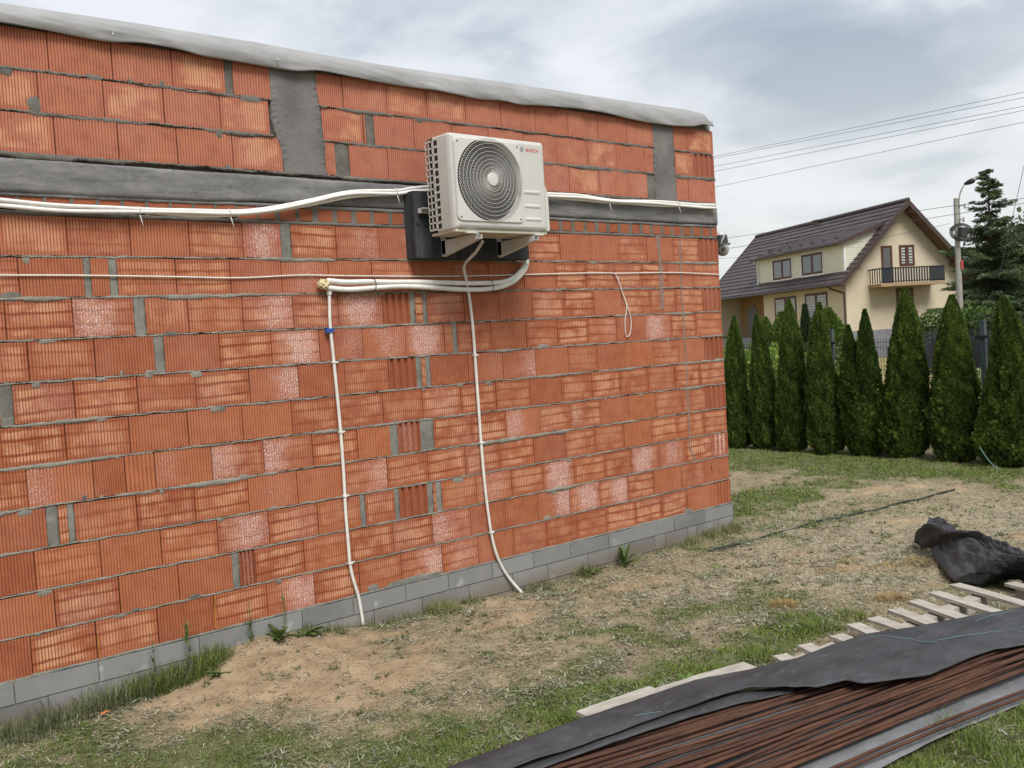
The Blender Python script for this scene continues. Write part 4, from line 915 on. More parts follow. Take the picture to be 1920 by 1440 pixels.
# main roof: stepped sheets of pressed tile on both slopes, dormer cut by laying its own roof over it
def slope(s0, s1, v0, z0, v1, z1, n, name, wave=.035, mat=ROOFM, parent=hs, ns=None):
    """tile courses from the eave (v0,z0) to the top (v1,z1)"""
    ns = ns or int((s1-s0)/.11); q = HB(); ss = np.linspace(s0, s1, ns+1); L_ = math.hypot(v1-v0, z1-z0); nv, nzv = -(z1-z0)/L_, (v1-v0)/L_
    if nzv < 0: nv, nzv = -nv, -nzv
    V = []; F = []; b = 0
    for i in range(n):
        for (t, lift) in ((i/n, .055), ((i+.97)/n, .012)):
            for s in ss:
                w = wave*(.5+.5*math.cos(2*math.pi*s/.22))**1.5
                V.append(hp(s, v0+(v1-v0)*t+nv*(lift+w), z0+(z1-z0)*t+nzv*(lift+w)))
        m_ = ns+1
        F += [(b+j, b+j+1, b+m_+j+1, b+m_+j) for j in range(ns)]
        if i < n-1: F += [(b+m_+j, b+m_+j+1, b+2*m_+j+1, b+2*m_+j) for j in range(ns)]
        b += 2*m_
    q.add(V, F); return q.build(name, mat, parent)
ES, RS = -.85, HL+.6
zr = zroof(RV)
slope(ES+.1, RS, -.7, 3.86, RV, zr, 17, 'roof')
slope(ES+.1, RS, 2*RV+.7, 3.86, RV, zr, 17, 'roof')
q = HB(); q.poly([(ES+.05, -.72, 3.74), (ES+.05, RV, zr-.10), (ES+.05, RV, zr-.0), (ES+.05, -.72, 3.84)], (RS-ES, 0, 0)); q.poly([(ES+.05, 2*RV+.72, 3.74), (ES+.05, RV, zr-.10), (ES+.05, RV, zr), (ES+.05, 2*RV+.72, 3.84)], (RS-ES, 0, 0)); q.build('soffit', SOFF, hs)
q = HB()
for v0 in (-.78, 2*RV+.78): 
    for s0 in (ES, RS): q = HB(); q.poly([(s0, v0, 3.62), (s0, RV, zr-.20), (s0, RV, zr+.14), (s0, v0, 3.92)], (.06, 0, 0)); q.build('verge_board', TRIM, hs)
q = HB(); q.tube([hp(ES, RV, zr+.10), hp(RS+.05, RV, zr+.10)], .11, 8); q.build('ridge_cap', ROOFM, hs, smooth=True)
q = HB(); q.tube([hp(ES, -.80, 3.80), hp(RS, -.80, 3.76)], .085, 8); q.build('gutter', TRIM, hs, smooth=True)
q = HB(); q.tube([hp(.5, -.80, 3.78), hp(.45, -.6, 3.6), hp(.02, -.12, 3.35), hp(.0, -.12, 3.1), hp(.0, -.12, .2)], .055, 8); q.build('downpipe', TRIM, hs, smooth=True)
q = HB(); q.tube([hp(HL-.3, -.80, 3.72), hp(HL-.25, -.4, 3.5), hp(HL-.2, -.08, 3.3), hp(HL-.2, -.08, .2)], .055, 8); q.build('downpipe', TRIM, hs, smooth=True)
# purlin ends under the verge
for v in (.35, RV, 2*RV-.35):
    q = HB(); zt = zroof(v)-.14; q.bx(ES+.1, 0, v-.09, v+.09, zt-.22, zt-.02); q.build('purlin_end', SOFF, hs)
# dormer
d0, d1, vf = -.10, 9.15, -.10
dorm = HB(); dorm.bx(d0, d1, vf, vf+.2, 4.36, 6.10); o = dorm.build('dormer_front', SIDI, hs)
q = HB(); q.poly([(d0+.005, vf+.2, zroof(vf+.2)), (d0+.005, vf+.2, 6.10), (d0+.005, 2.6, 7.02), (d0+.005, 2.9, 7.30)], (.12, 0, 0)); ck = q.build('dormer_side', SIDI, hs)
for i in range(16):
    z = 4.42+i*.105; q = HB(); q.bx(d0-.012, d1, vf-.014, vf, z, z+.012)
    vmx = vf+.2+(6.1-z)*0; a = z-4.56; q.bx(d0-.010, d0+.004, vf+.1, max(vf+.12, z-4.56), z, z+.012); q.build('siding_board_edge', simple('siding_shadow', (.42, .41, .33), .8) if i == 0 else bpy.data.materials['siding_shadow'], o)
for i in range(8):
    z = 6.1+i*.105; q = HB(); q.bx(d0-.010, d0+.004, max(vf+.2, (z-6.12)*2.75), z-4.60, z, z+.012); q.build('siding_board_edge', bpy.data.materials['siding_shadow'], ck)
slope(d0-.25, d1+.15, vf-.35, 6.06, 2.75, 7.22, 9, 'dormer_roof')
q = HB(); q.poly([(d0-.28, vf-.38, 5.94), (d0-.28, 2.7, 7.05), (d0-.28, 2.7, 7.26), (d0-.28, vf-.38, 6.15)], (.06, 0, 0)); q.poly([(d0-.22, vf-.36, 5.96), (d0-.22, 2.7, 7.07), (d0-.22, 2.7, 7.13), (d0-.22, vf-.36, 6.03)], (d1-d0+.3, 0, 0)); q.build('dormer_trim', TRIM, hs)
q = HB(); q.tube([hp(d0-.3, vf-.42, 6.02), hp(d1+.2, vf-.42, 6.0)], .07, 8); q.build('dormer_gutter', TRIM, hs, smooth=True)
q = HB(); q.bx(d0-.02, d0+.10, vf-.02, vf, 4.40, 6.04); q.bx(d0-.02, d0, vf-.02, vf+.10, 4.44, 6.04); q.build('corner_trim', WHT, hs)
q = HB(); q.tube([hp(d1-.1, vf-.42, 5.98), hp(d1-.12, vf-.1, 5.7), hp(d1-.12, vf-.1, 4.4)], .05, 8); q.build('dormer_downpipe', WHT, hs, smooth=True)
rs = random.Random(4)
for i in range(14):
    s = .8+i*.6; v = .15+.35*(i % 2); z = 6.06+(v-vf+.35)*.375+.06
    q = HB(); q.bx(s, s+.22, v, v+.06, z, z+.10); q.build('snow_guard', ROOFM, hs)
for i in range(12):
    s = 9.6+i*.45; q = HB(); q.bx(s, s+.2, -.35, -.29, 4.26, 4.38); q.build('snow_guard', ROOFM, hs)
q = HB(); q.bx(7.6, 8.1, RV-.22, RV+.30, zr-.4, zr+.12); ch = q.build('chimney', TRIM, hs)
q = HB(); q.bx(7.55, 8.15, RV-.27, RV+.35, zr+.12, zr+.18); q.build('chimney_cap', ROOFM, ch)
# windows: on the long side (face at v) or the gable (face at s)
BLIND = simple('blind_white', (.50, .50, .48), .7, .2, .05, 3)
def window(face, a0, a1, z0, z1, at, n=2, trim=None, blind=False, frame=BROWN, fw_=.13, name='window'):
    def bxx(q, u0, u1, dd0, dd1, zz0, zz1):
        if face == 'long': q.bx(u0, u1, at+dd0, at+dd1, zz0, zz1)
        else: q.bx(at+dd0, at+dd1, u0, u1, zz0, zz1)
    q = HB(); bxx(q, a0, a1, -.035, -.005, z0, z0+fw_); bxx(q, a0, a1, -.035, -.005, z1-fw_, z1); bxx(q, a0, a0+fw_, -.034, -.005, z0+fw_, z1-fw_); bxx(q, a1-fw_, a1, -.034, -.005, z0+fw_, z1-fw_)
    for i in range(1, n): m_ = a0+(a1-a0)*i/n; bxx(q, m_-fw_*.7, m_+fw_*.7, -.034, -.005, z0+fw_, z1-fw_)
    w_ = q.build(name, frame, hs)
    for i in range(n):
        u0 = a0+(a1-a0)*i/n+fw_*.7; u1 = a0+(a1-a0)*(i+1)/n-fw_*.7
        q = HB(); bxx(q, u0, u1, -.020, -.003, z0+fw_*.9, z1-fw_*.9); q.build('pane', GL, w_)
        if blind:
            for k in range(int((z1-z0)*(.62 if blind == 1 else .95)/.16)):
                zc = z1-fw_-.10-k*.16; q = HB(); bxx(q, u0+.04, u1-.04, -.024, -.0205, zc, zc+.075); q.build('blind_slat', BLIND, w_)
    if trim:
        q = HB(); t_ = .09; bxx(q, a0-t_, a1+t_, -.028, -.002, z1, z1+t_); bxx(q, a0-t_, a1+t_, -.028, -.002, z0-t_, z0); bxx(q, a0-t_, a0, -.028, -.002, z0, z1); bxx(q, a1, a1+t_, -.028, -.002, z0, z1); q.build('trim', trim, w_)
    return w_
window('long', 4.99, 7.45, 1.95, 3.50, 0, 2, None, 1)
window('long', 1.75, 4.02, 2.02, 3.52, 0, 2, None, 1)
window('long', 5.15, 7.30, 4.58, 5.78, vf, 2, WHT)
window('long', 1.90, 4.05, 4.60, 5.80, vf, 2, WHT)
window('long', 9.2, 10.3, 1.35, 3.35, 1.55, 1, None, 0, name='door')
window('gable', 3.45, 4.42, 4.68, 5.82, 0, 2, None, 2)
window('gable', 2.30, 3.00, 3.80, 5.82, 0, 1, None, 0, name='balcony_door')
window('gable', 3.15, 4.25, 1.5, 3.45, 0, 1, None, 0, simple('gable_door_brown', (.13, .085, .055), .6), .2, name='lower_window')
q = HB(); q.bx(0-1.15, 0, 1.40, 5.42, 3.54, 3.70); bal = q.build('balcony', simple('balcony_slab_tan', (.36, .25, .15), .8, .2, .1, 4), hs)
q = HB(); q.bx(-1.16, -1.11, 1.40, 5.42, 4.48, 4.54); q.bx(-1.16, -1.11, 1.40, 5.42, 3.78, 3.82); q.bx(-1.15, 0, 1.40, 1.45, 4.48, 4.54); q.bx(-1.15, 0, 5.37, 5.42, 4.48, 4.54); q.build('rail', BLACKP, bal)
SLT = simple('rail_slat_dark', (.035, .037, .045), .5)
for i in range(24):
    v = 1.46+i*.1665; q = HB(); wd = .15 if i < 4 or i > 17 else .085; q.bx(-1.14, -1.115, v, v+wd, 3.72, 4.55); q.build('rail_slat', SLT, bal)
for i in range(5): q = HB(); q.bx(-1.05+i*.21, -.98+i*.21, 1.42, 1.44, 3.72, 4.55); q.build('rail_slat', SLT, bal)

# ------------------------------------------------------------------ street pole, lamp and wires
CPOLE = simple('concrete_pole', (.30, .29, .265), .9, .2, .12, 5)
pb = at_d(1802, 625, 46)
pp = empty('street_pole', (pb[0], pb[1], -.3), label='concrete street pole with a lamp arm and a coil of black cable', cat='street pole')
ztop = float(at_d(1792, 372, 46)[2])+.3; q = MB(); q.tube([(0, 0, 0), (0, 0, ztop)], [.145, .10], 10); q.build('pole', CPOLE, pp, smooth=True)
lt = at_d(1812, 338, 46); ld = Vector((lt[0]-pb[0], lt[1]-pb[1], 0)); lz_ = lt[2]+.3
q = MB(); q.tube(smooth([(0.05, -.12, ztop-1.6), (.05, -.12, ztop-.1), (ld.x*.35, ld.y*.35-.1, ztop+.35), (ld.x*.9, ld.y*.9, lz_-.1)], 5), .035, 8); q.build('lamp_arm', STEEL, pp, smooth='all')
q = MB(); a_ = Vector((ld.x*.8, ld.y*.8, lz_-.16)); b_ = a_+Vector((.12, -.42, .14)); q.tube([a_, a_*.6+b_*.4, a_*.2+b_*.8, b_], [.05, .11, .12, .04], 10); q.build('lamp_head', BLACKP, pp, smooth='all')
czl = float(at_d(1796, 437, 46)[2])+.3
for rr_ in (.50, .44, .38):
    q = MB(); q.tube([tuple(Vector((rt[0], rt[1], rt[2]))*rr_*math.cos(t)*1.0+Vector((-.2, -.28, czl+rr_*.75*math.sin(t)))) for t in np.linspace(0, 2*math.pi, 33)], .022, 6, False); q.build('cable_coil', BLACKP, pp, smooth='all')
q = MB(); q.box(-.30, .30, -.32, -.16, czl-.22, czl+.22); q.build('coil_holder', BLACKP, pp, bevel=.03)
for (z, l) in ((ztop-.35, .45), (ztop-.95, .28)): q = MB(); q.box(-.04, l, -.2, -.14, z, z+.05); q.tube([(l, -.17, z-.1), (l, -.17, z+.12)], .045, 8); q.build('insulator', STEEL, pp)
q = MB(); q.box(-.06, .08, -.18, -.14, float(at_d(1798, 497, 46)[2])+.1, float(at_d(1798, 497, 46)[2])+.5); q.build('warning_plate', simple('plate_red', (.45, .06, .05), .5), pp)
WIRE = simple('wire_dark', (.05, .05, .055), .6)
def wire(A, B, r, label, sag=0, ext=(0, 0), n=24, group=None, mat=WIRE):
    A = np.array(A, float); B = np.array(B, float); d = B-A; A2 = A-d*ext[0]; B2 = B+d*ext[1]
    pts = [A2+(B2-A2)*t-np.array([0, 0, sag*4*t*(1-t)]) for t in np.linspace(0, 1, n)]
    t = empty('overhead_wire', tuple(A2), label=label, cat='wire', group=group); q = MB(); q.tube([p-A2 for p in pts], r, 5, False); q.build('strand', mat, t); return t
names = ['topmost', 'second from the top', 'third from the top', 'fourth from the top', 'lowest and loneliest']
for (a, b), nm in zip((((1340, 293.5), (1920, 173)), ((1340, 297), (1920, 183)), ((1340, 312), (1920, 199)), ((1340, 321.5), (1920, 207)), ((1340, 351), (1920, 229))), names):
    wire(on_x(*a, 28), on_x(*b, 28), .0062, nm+' of the five wires crossing the sky above the house', 0.0, (1.5, 1.5), group='five overhead wires above the house')
wire(at_d(1345, 449, 58), at_d(1786, 386, 45.8), .011, 'dark wire running from the left to the top of the street pole')
wire(at_d(1786, 386, 45.8), at_d(1920, 372, 44), .011, 'dark wire running from the top of the street pole past the spruce', 0, (0, 2))
wire(at_d(1345, 469, 50), at_d(1783, 403, 45.6), .011, 'dark wire crossing in front of the roof to just below the pole top')
wire(at_d(1783, 403, 45.6), at_d(1920, 381, 44), .011, 'dark wire leaving the pole below its lamp arm, passing the spruce', 0, (0, 2))
wire(at_d(1345, 485, 50), at_d(1781, 419, 45.5), .008, 'thin slack wire crossing the gable to the coil on the pole', .25)
wire(at_d(1925, 290, 40), at_d(1892, 435, 40), .010, 'steep guy wire beside the top of the spruce', 0, (.5, .6))

# ------------------------------------------------------------------ mesh fence behind the hedge
FX = 14.6
FM = simple('fence_blue_grey', (.055, .075, .085), .5, .4, .12, 10)
MESHM = simple('fence_wire_dark', (.030, .034, .036), .5, .4)
fn = empty('mesh_fence', (FX, 0, -.25), label='dark welded mesh fence with grey blue posts behind the hedge', cat='fence')
for i, y in enumerate((-4.84, -2.35, .14, 2.63, 5.12, 7.61)):
    q = MB(); q.box(-.035, .035, y-.035, y+.035, -.3, 1.93); q.box(-.04, .04, y-.04, y+.04, 1.93, 1.95); po = q.build('post', FM, fn, bevel=.004)
    for z in (1.72, .92, .1): q = MB(); q.box(-.055, -.035, y-.09, y+.09, z-.018, z+.018); q.build('clamp', BLACKP, po)
for i, y in enumerate((-4.80, -2.31, .18, 2.67, 5.16)):
    q = MB(); Y1 = y+2.41
    for k in range(49): yy = y+.01+k*.0498; q.beam((-.045, yy, .03), (-.045, yy, 1.76), .0048, .0048, (0, 1, 0))
    for z in (.06, .26, .46, .66, .86, 1.06, 1.26, 1.46, 1.62, 1.70):
        q.beam((-.050, y, z), (-.050, Y1, z), .0065, .0065)
    q.build('mesh_panel', MESHM, fn)

# dark slatted fence by the road
b0 = at_d(1724, 670, 36); b1 = at_d(1775, 655, 39); b2 = at_d(1960, 640, 31)
SF = simple('anthracite_slat', (.030, .032, .042), .5, .35, .15, 5)
sf = empty('slatted_fence', (b1[0], b1[1], -.3), label='low anthracite slatted fence in front of the spruce, beyond the mesh fence', cat='fence')
for (A, B) in ((b0, b1), (b1, b2)):
    A = Vector((A[0]-b1[0], A[1]-b1[1], 0)); B = Vector((B[0]-b1[0], B[1]-b1[1], 0)); n = max(2, int((B-A).length/1.9))
    for k in range(n+1):
        p = A.lerp(B, k/n); q = MB(); q.beam(p, p+Vector((0, 0, 1.50)), .09, .09, (1, 0, 0)); q.build('post', SF, sf)
    for j in range(7):
        q = MB(); z = .12+j*.19; q.beam(A+Vector((0, 0, z)), B+Vector((0, 0, z)), .02, .165); q.build('slat', SF, sf)
    for k in range(int((B-A).length/.14)):
        p = A.lerp(B, (k+.5)/int((B-A).length/.14)); q = MB(); q.tube([p+Vector((0, 0, 1.42)), p+Vector((0, 0, 1.62))], [.012, .003], 4); q.build('spike', SF, sf)
# road verge wall, low and pale, across the straw field
# ------------------------------------------------------------------ plants
def leafmat(name, a, b, c=None, rough=.6, trans=.25):
    k = N(name, rough, .25); r = k.attr('tint', 'GEOMETRY'); col = k.ramp(r, (0, a), (.55, b), (1, c or b)); k.color(col)
    t = k.n('ShaderNodeBsdfTranslucent'); k.put(t.inputs[0], col); mx = k.n('ShaderNodeMixShader'); mx.inputs[0].default_value = trans
    out = [n for n in k.t.nodes if n.type == 'OUTPUT_MATERIAL'][0]; k.t.links.new(k.b.outputs[0], mx.inputs[1]); k.t.links.new(t.outputs[0], mx.inputs[2]); k.t.links.new(mx.outputs[0], out.inputs[0]); return k.m
BARK = simple('bark_brown', (.085, .06, .042), .95, .15, .25, 20)
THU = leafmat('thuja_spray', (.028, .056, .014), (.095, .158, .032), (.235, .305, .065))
INNER = simple('dark_core', (.022, .026, .010), .95, .1, .3, 20)
def thuja_mesh(seed, n=30000, tips=1):
    r = np.random.default_rng(seed); h = np.clip(r.random(n)**.85, .005, 1)
    th = r.random(n)*2*math.pi
    # profile of the crown: full low down, tapering to a wisp; the outline is lumpy
    prof = np.interp(h, [0, .05, .14, .30, .50, .68, .82, .92, 1], [.60, .80, .88, .82, .68, .53, .38, .22, .04])
    fr = fbm(np.cos(th)*4.2+np.sin(th)*1.7+seed, h*15+th*1.3+seed*3, 2); lump = .67+.42*fbm(th*2.2+seed, h*7+seed, 3)+.24*fr
    R = prof*lump*.385
    rr = R*(1-.30*r.random(n)**2.2); z = h*2.0+.03
    cx_ = .03*np.sin(h*5+seed); cy_ = .03*np.cos(h*4+seed)
    if tips == 2:
        sgn = np.where(r.random(n) < .5, -1, 1); sp = np.clip((h-.45)/.55, 0, 1); cy_ = cy_+sgn*.155*np.clip((h-.25)/.3, 0, 1); rr = rr*(1-.30*np.clip((h-.3)/.3, 0, 1)); z = np.where(sgn < 0, z, z*.90)
    P = np.stack([cx_+rr*np.cos(th), cy_+rr*np.sin(th), z], 1)
    # sprays: fans standing on edge, leaning out and up
    out = np.stack([np.cos(th), np.sin(th), np.zeros(n)], 1); tan = np.stack([-np.sin(th), np.cos(th), np.zeros(n)], 1)
    lean = .35+.5*r.random(n)[:, None]; d = out*lean+np.array([0, 0, 1])*(1-.55*lean*r.random(n)[:, None]*1.4)+tan*(r.random(n)[:, None]-.5)*.9
    d /= np.linalg.norm(d, axis=1, keepdims=True)
    w = np.cross(d, out+tan*(r.random(n)[:, None]-.5)*1.6); w /= np.linalg.norm(w, axis=1, keepdims=True)
    L_ = (.030+.038*r.random(n))[:, None]*(1-.25*h[:, None]); Wd = L_*(.26+.18*r.random(n)[:, None])
    A = P-d*L_*.4; V = np.stack([A-w*Wd*.25, A+w*Wd*.25, P+w*Wd*.9+d*L_*.1, P+d*L_*.62+w*Wd*.35, P+d*L_*.62-w*Wd*.5, P-w*Wd*.9+d*L_*.02], 1)
    # droop of the tips
    V[:, 3:5, 2] -= .012*r.random((n, 1))
    F = np.arange(n*6).reshape(n, 6)
    F = np.concatenate([F[:, [0, 1, 2, 5]], F[:, [5, 2, 3, 4]]])
    c = np.clip(.20+.9*(fr-.5)+.40*(rr/R-.75)*2+.35*(r.random(n)-.4)+.35*(fbm(th*3, h*9+seed, 2)-.5)+.22*np.clip(h-.5, 0, 1), 0, 1)  # recessed and inner sprays darker: crown shade painted into the leaf colour
    return np_mesh('thuja_crown', V.reshape(-1, 3), F, THU, np.repeat(c, 6))
TM = [thuja_mesh(3), thuja_mesh(8), thuja_mesh(14), thuja_mesh(21, 30000, 2)]
def inner_mesh(scl=.72):  # solid dark core added inside the crown to block the view through
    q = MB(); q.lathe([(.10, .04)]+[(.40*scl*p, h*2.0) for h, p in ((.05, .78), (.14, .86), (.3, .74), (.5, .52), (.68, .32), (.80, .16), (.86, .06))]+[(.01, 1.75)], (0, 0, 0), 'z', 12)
    return q.mesh('dark_core', INNER, True)
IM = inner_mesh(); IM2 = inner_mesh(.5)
tk = MB(); tk.tube([(0, 0, -.1), (.01, 0, .12), (0, .01, .3), (0, 0, 1.2)], [.03, .026, .022, .006], 8); TK = tk.mesh('thuja_trunk', BARK, True)
# base pixel x, base y, top pixel, width factor, variant
hedge = [((1385, 838), (1374, 598), .80, 0, 'bushy thuja closest to the brick wall corner'), ((1434, 840), (1433, 592), .80, 1, 'thuja with a split tip, second from the brick wall corner'), ((1489, 843), (1482, 566), .88, 2, 'thuja in front of the left ground floor window'),
         ((1549, 848), (1549, 572), .92, 1, 'thuja in front of the right ground floor window'), ((1622, 852), (1622, 586), 1.0, 3, 'thuja with two separate tips, between the downpipe and the balcony'), ((1702, 856), (1696, 545), 1.12, 0, 'tallest thuja of the hedge, under the balcony'),
         ((1797, 862), (1784, 560), 1.12, 2, 'thuja beside the grey blue fence post, in front of the street pole'), ((1895, 872), (1902, 562), 1.2, 1, 'thuja cut by the right edge, right of the fence post')]
def place_thuja(P, topz, wf, var, lab):
    t = empty('thuja_tree', (P[0], P[1], float(gz(P[0], P[1]))), rng.random()*6.28 if var != 3 else 0, label=lab, cat='thuja tree', group='thuja hedge along the mesh fence'); wf = wf*.94
    hh = (topz-t.location.z)/2.03; t.rotation_euler.x = rng.uniform(-.025, .025); t.rotation_euler.y = rng.uniform(-.02, .02)
    for nm, me, sx in (('crown', TM[var], wf), ('dark_core', IM2 if var == 3 else IM, wf), ('trunk', TK, 1)):
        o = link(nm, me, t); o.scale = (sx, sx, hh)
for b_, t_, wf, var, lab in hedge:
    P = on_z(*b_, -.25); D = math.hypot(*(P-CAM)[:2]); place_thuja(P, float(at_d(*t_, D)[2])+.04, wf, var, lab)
for k, (y, lab) in enumerate(((4.75, 'thuja hidden behind the wall corner, first one'), (-1.35, 'thuja just outside the right edge'), (-2.15, 'thuja farther outside the right edge'))):
    if k == 0: place_thuja((13.8, 4.6, 0), 1.95, .85, 0, 'small thuja half hidden behind the brick wall corner')
    else: place_thuja((13.8, y, 0), 1.9+.12*k, 1.15, k, lab); place_thuja((13.75, y-1.65, 0), 2.0, 1.1, 3-k, ('', 'thuja well outside the right edge, third from it', 'thuja well outside the right edge, fourth from it')[k])

# generic leaf cloud
def cloud(name, centers, n, size, mat, seed, flat=.0, up=.3):
    r = np.random.default_rng(seed); C_ = np.array([c[:3] for c in centers], float); Rr = np.array([c[3:6] for c in centers], float); w = Rr.prod(1)**.67; ci = r.choice(len(C_), n, p=w/w.sum())
    d = r.normal(size=(n, 3)); d /= np.linalg.norm(d, axis=1, keepdims=True); rad_ = (.45+.55*r.random(n)**.5)*(.75+.5*fbm(d[:, 0]*3+ci*7+seed, d[:, 1]*3+d[:, 2]*4, 3))
    P = C_[ci]+d*Rr[ci]*rad_[:, None]
    a = r.normal(size=(n, 3)); a[:, 2] += up; a /= np.linalg.norm(a, axis=1, keepdims=True); b = np.cross(a, r.normal(size=(n, 3))); b /= np.linalg.norm(b, axis=1, keepdims=True)
    s = (size*(.6+.8*r.random(n)))[:, None]
    V = np.stack([P-a*s, P+b*s*.42, P+a*s, P-b*s*.42], 1); F = np.arange(n*4).reshape(n, 4)
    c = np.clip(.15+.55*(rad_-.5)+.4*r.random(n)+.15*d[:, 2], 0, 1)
    return np_mesh(name, V.reshape(-1, 3), F, mat, np.repeat(c, 4))
LIME = leafmat('lime_leaf', (.06, .11, .012), (.15, .235, .028), (.26, .36, .06), .55, .35)
MIDG = leafmat('mid_leaf', (.028, .052, .012), (.062, .105, .024), (.115, .175, .045))
DARKL = leafmat('dark_leaf', (.020, .036, .018), (.045, .075, .032), (.085, .125, .055))
PALEL = leafmat('pale_leaf', (.09, .12, .04), (.19, .23, .09), (.30, .33, .16))
def shrub(nm, P, cs, n, size, mat, lab, cat='shrub', seed=1, trunk=None, group=None):
    t = empty(nm, P, label=lab, cat=cat, group=group); link('crown' if trunk else 'foliage', cloud('leaves', cs, n, size, mat, seed), t)
    q = MB()
    if trunk: q.tube([(0, 0, -.2), (0, 0, trunk*.5), (.05, 0, trunk)], [.14, .11, .05], 8); q.build('trunk', BARK, t, smooth=True)
    else:
        rr_ = random.Random(seed)
        for k in range(6): c = cs[k % len(cs)]; q.tube([(0, 0, -.1), (c[0]*.5+rr_.uniform(-.1, .1), c[1]*.5, c[2]*.5), (c[0]+rr_.uniform(-.2, .2)*c[3], c[1], c[2]+c[5]*.5)], [.02, .014, .004], 5)
        q.build('stems', BARK, t, smooth=True)
    return t
def gd(px, py, D, z=-.3): p = at_d(px, py, D); return (float(p[0]), float(p[1]), z)
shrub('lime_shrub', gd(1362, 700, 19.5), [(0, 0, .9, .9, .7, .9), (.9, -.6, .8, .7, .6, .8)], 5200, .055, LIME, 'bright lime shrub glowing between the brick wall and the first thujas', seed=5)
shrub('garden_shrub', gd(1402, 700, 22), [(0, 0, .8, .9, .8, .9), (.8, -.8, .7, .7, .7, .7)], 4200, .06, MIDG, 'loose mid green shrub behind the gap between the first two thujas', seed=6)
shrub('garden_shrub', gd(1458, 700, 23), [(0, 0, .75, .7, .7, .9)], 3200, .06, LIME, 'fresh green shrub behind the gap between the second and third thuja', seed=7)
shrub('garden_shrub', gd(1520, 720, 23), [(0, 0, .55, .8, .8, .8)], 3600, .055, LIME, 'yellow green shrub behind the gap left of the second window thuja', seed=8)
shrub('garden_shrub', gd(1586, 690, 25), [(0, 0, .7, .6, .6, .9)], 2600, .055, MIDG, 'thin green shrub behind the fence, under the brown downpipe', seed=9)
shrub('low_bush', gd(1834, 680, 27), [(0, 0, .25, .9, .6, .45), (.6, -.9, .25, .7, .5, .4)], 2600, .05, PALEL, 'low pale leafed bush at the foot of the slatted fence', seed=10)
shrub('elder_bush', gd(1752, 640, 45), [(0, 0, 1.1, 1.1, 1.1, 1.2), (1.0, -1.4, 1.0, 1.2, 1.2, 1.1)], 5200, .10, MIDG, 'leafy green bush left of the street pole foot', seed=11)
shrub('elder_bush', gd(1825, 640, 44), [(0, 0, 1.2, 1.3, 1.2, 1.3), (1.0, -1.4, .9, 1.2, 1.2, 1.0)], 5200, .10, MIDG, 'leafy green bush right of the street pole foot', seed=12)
# clipped garden conifers in front of the house
def cone_conifer(P, h, r, lab, seed, mat=DARKL, n=6000):
    t = empty('garden_conifer', P, label=lab, cat='conifer'); rr_ = np.random.default_rng(seed); hh = rr_.random(n)**.8; th = rr_.random(n)*6.283; R = r*np.interp(hh, [0, .15, .5, 1], [.8, 1, .85, .05])*(.8+.4*fbm(th*2, hh*6+seed, 3)); rad_ = R*(1-.3*rr_.random(n)**2)
    Pp = np.stack([rad_*np.cos(th), rad_*np.sin(th), hh*h], 1); a = np.stack([np.cos(th)*.5, np.sin(th)*.5, np.ones(n)], 1)+rr_.normal(size=(n, 3))*.3; a /= np.linalg.norm(a, axis=1, keepdims=True); b = np.cross(a, rr_.normal(size=(n, 3))); b /= np.linalg.norm(b, axis=1, keepdims=True); s = (.05+.06*rr_.random(n))[:, None]*1.3
    V = np.stack([Pp-a*s, Pp+b*s*.4, Pp+a*s, Pp-b*s*.4], 1); link('crown', np_mesh('crown', V.reshape(-1, 3), np.arange(n*4).reshape(n, 4), mat, np.repeat(np.clip(rr_.random(n)*.7+.2*hh, 0, 1), 4)), t)
    q = MB(); q.tube([(0, 0, -.2), (0, 0, h*.8)], [.08, .02], 6); q.build('trunk', BARK, t)
cone_conifer(gd(1513, 660, 36), 2.75, .32, 'slim grey green column tree standing between the two ground floor windows', 31)
cone_conifer(gd(1437, 660, 34), 2.35, .75, 'round garden conifer left of the left ground floor window', 32, THU)
cone_conifer(gd(1468, 660, 34), 2.5, .75, 'round garden conifer below the left ground floor window', 33, THU)
cone_conifer(gd(1556, 660, 34), 2.55, .95, 'broad garden conifer below the right ground floor window', 34, THU)
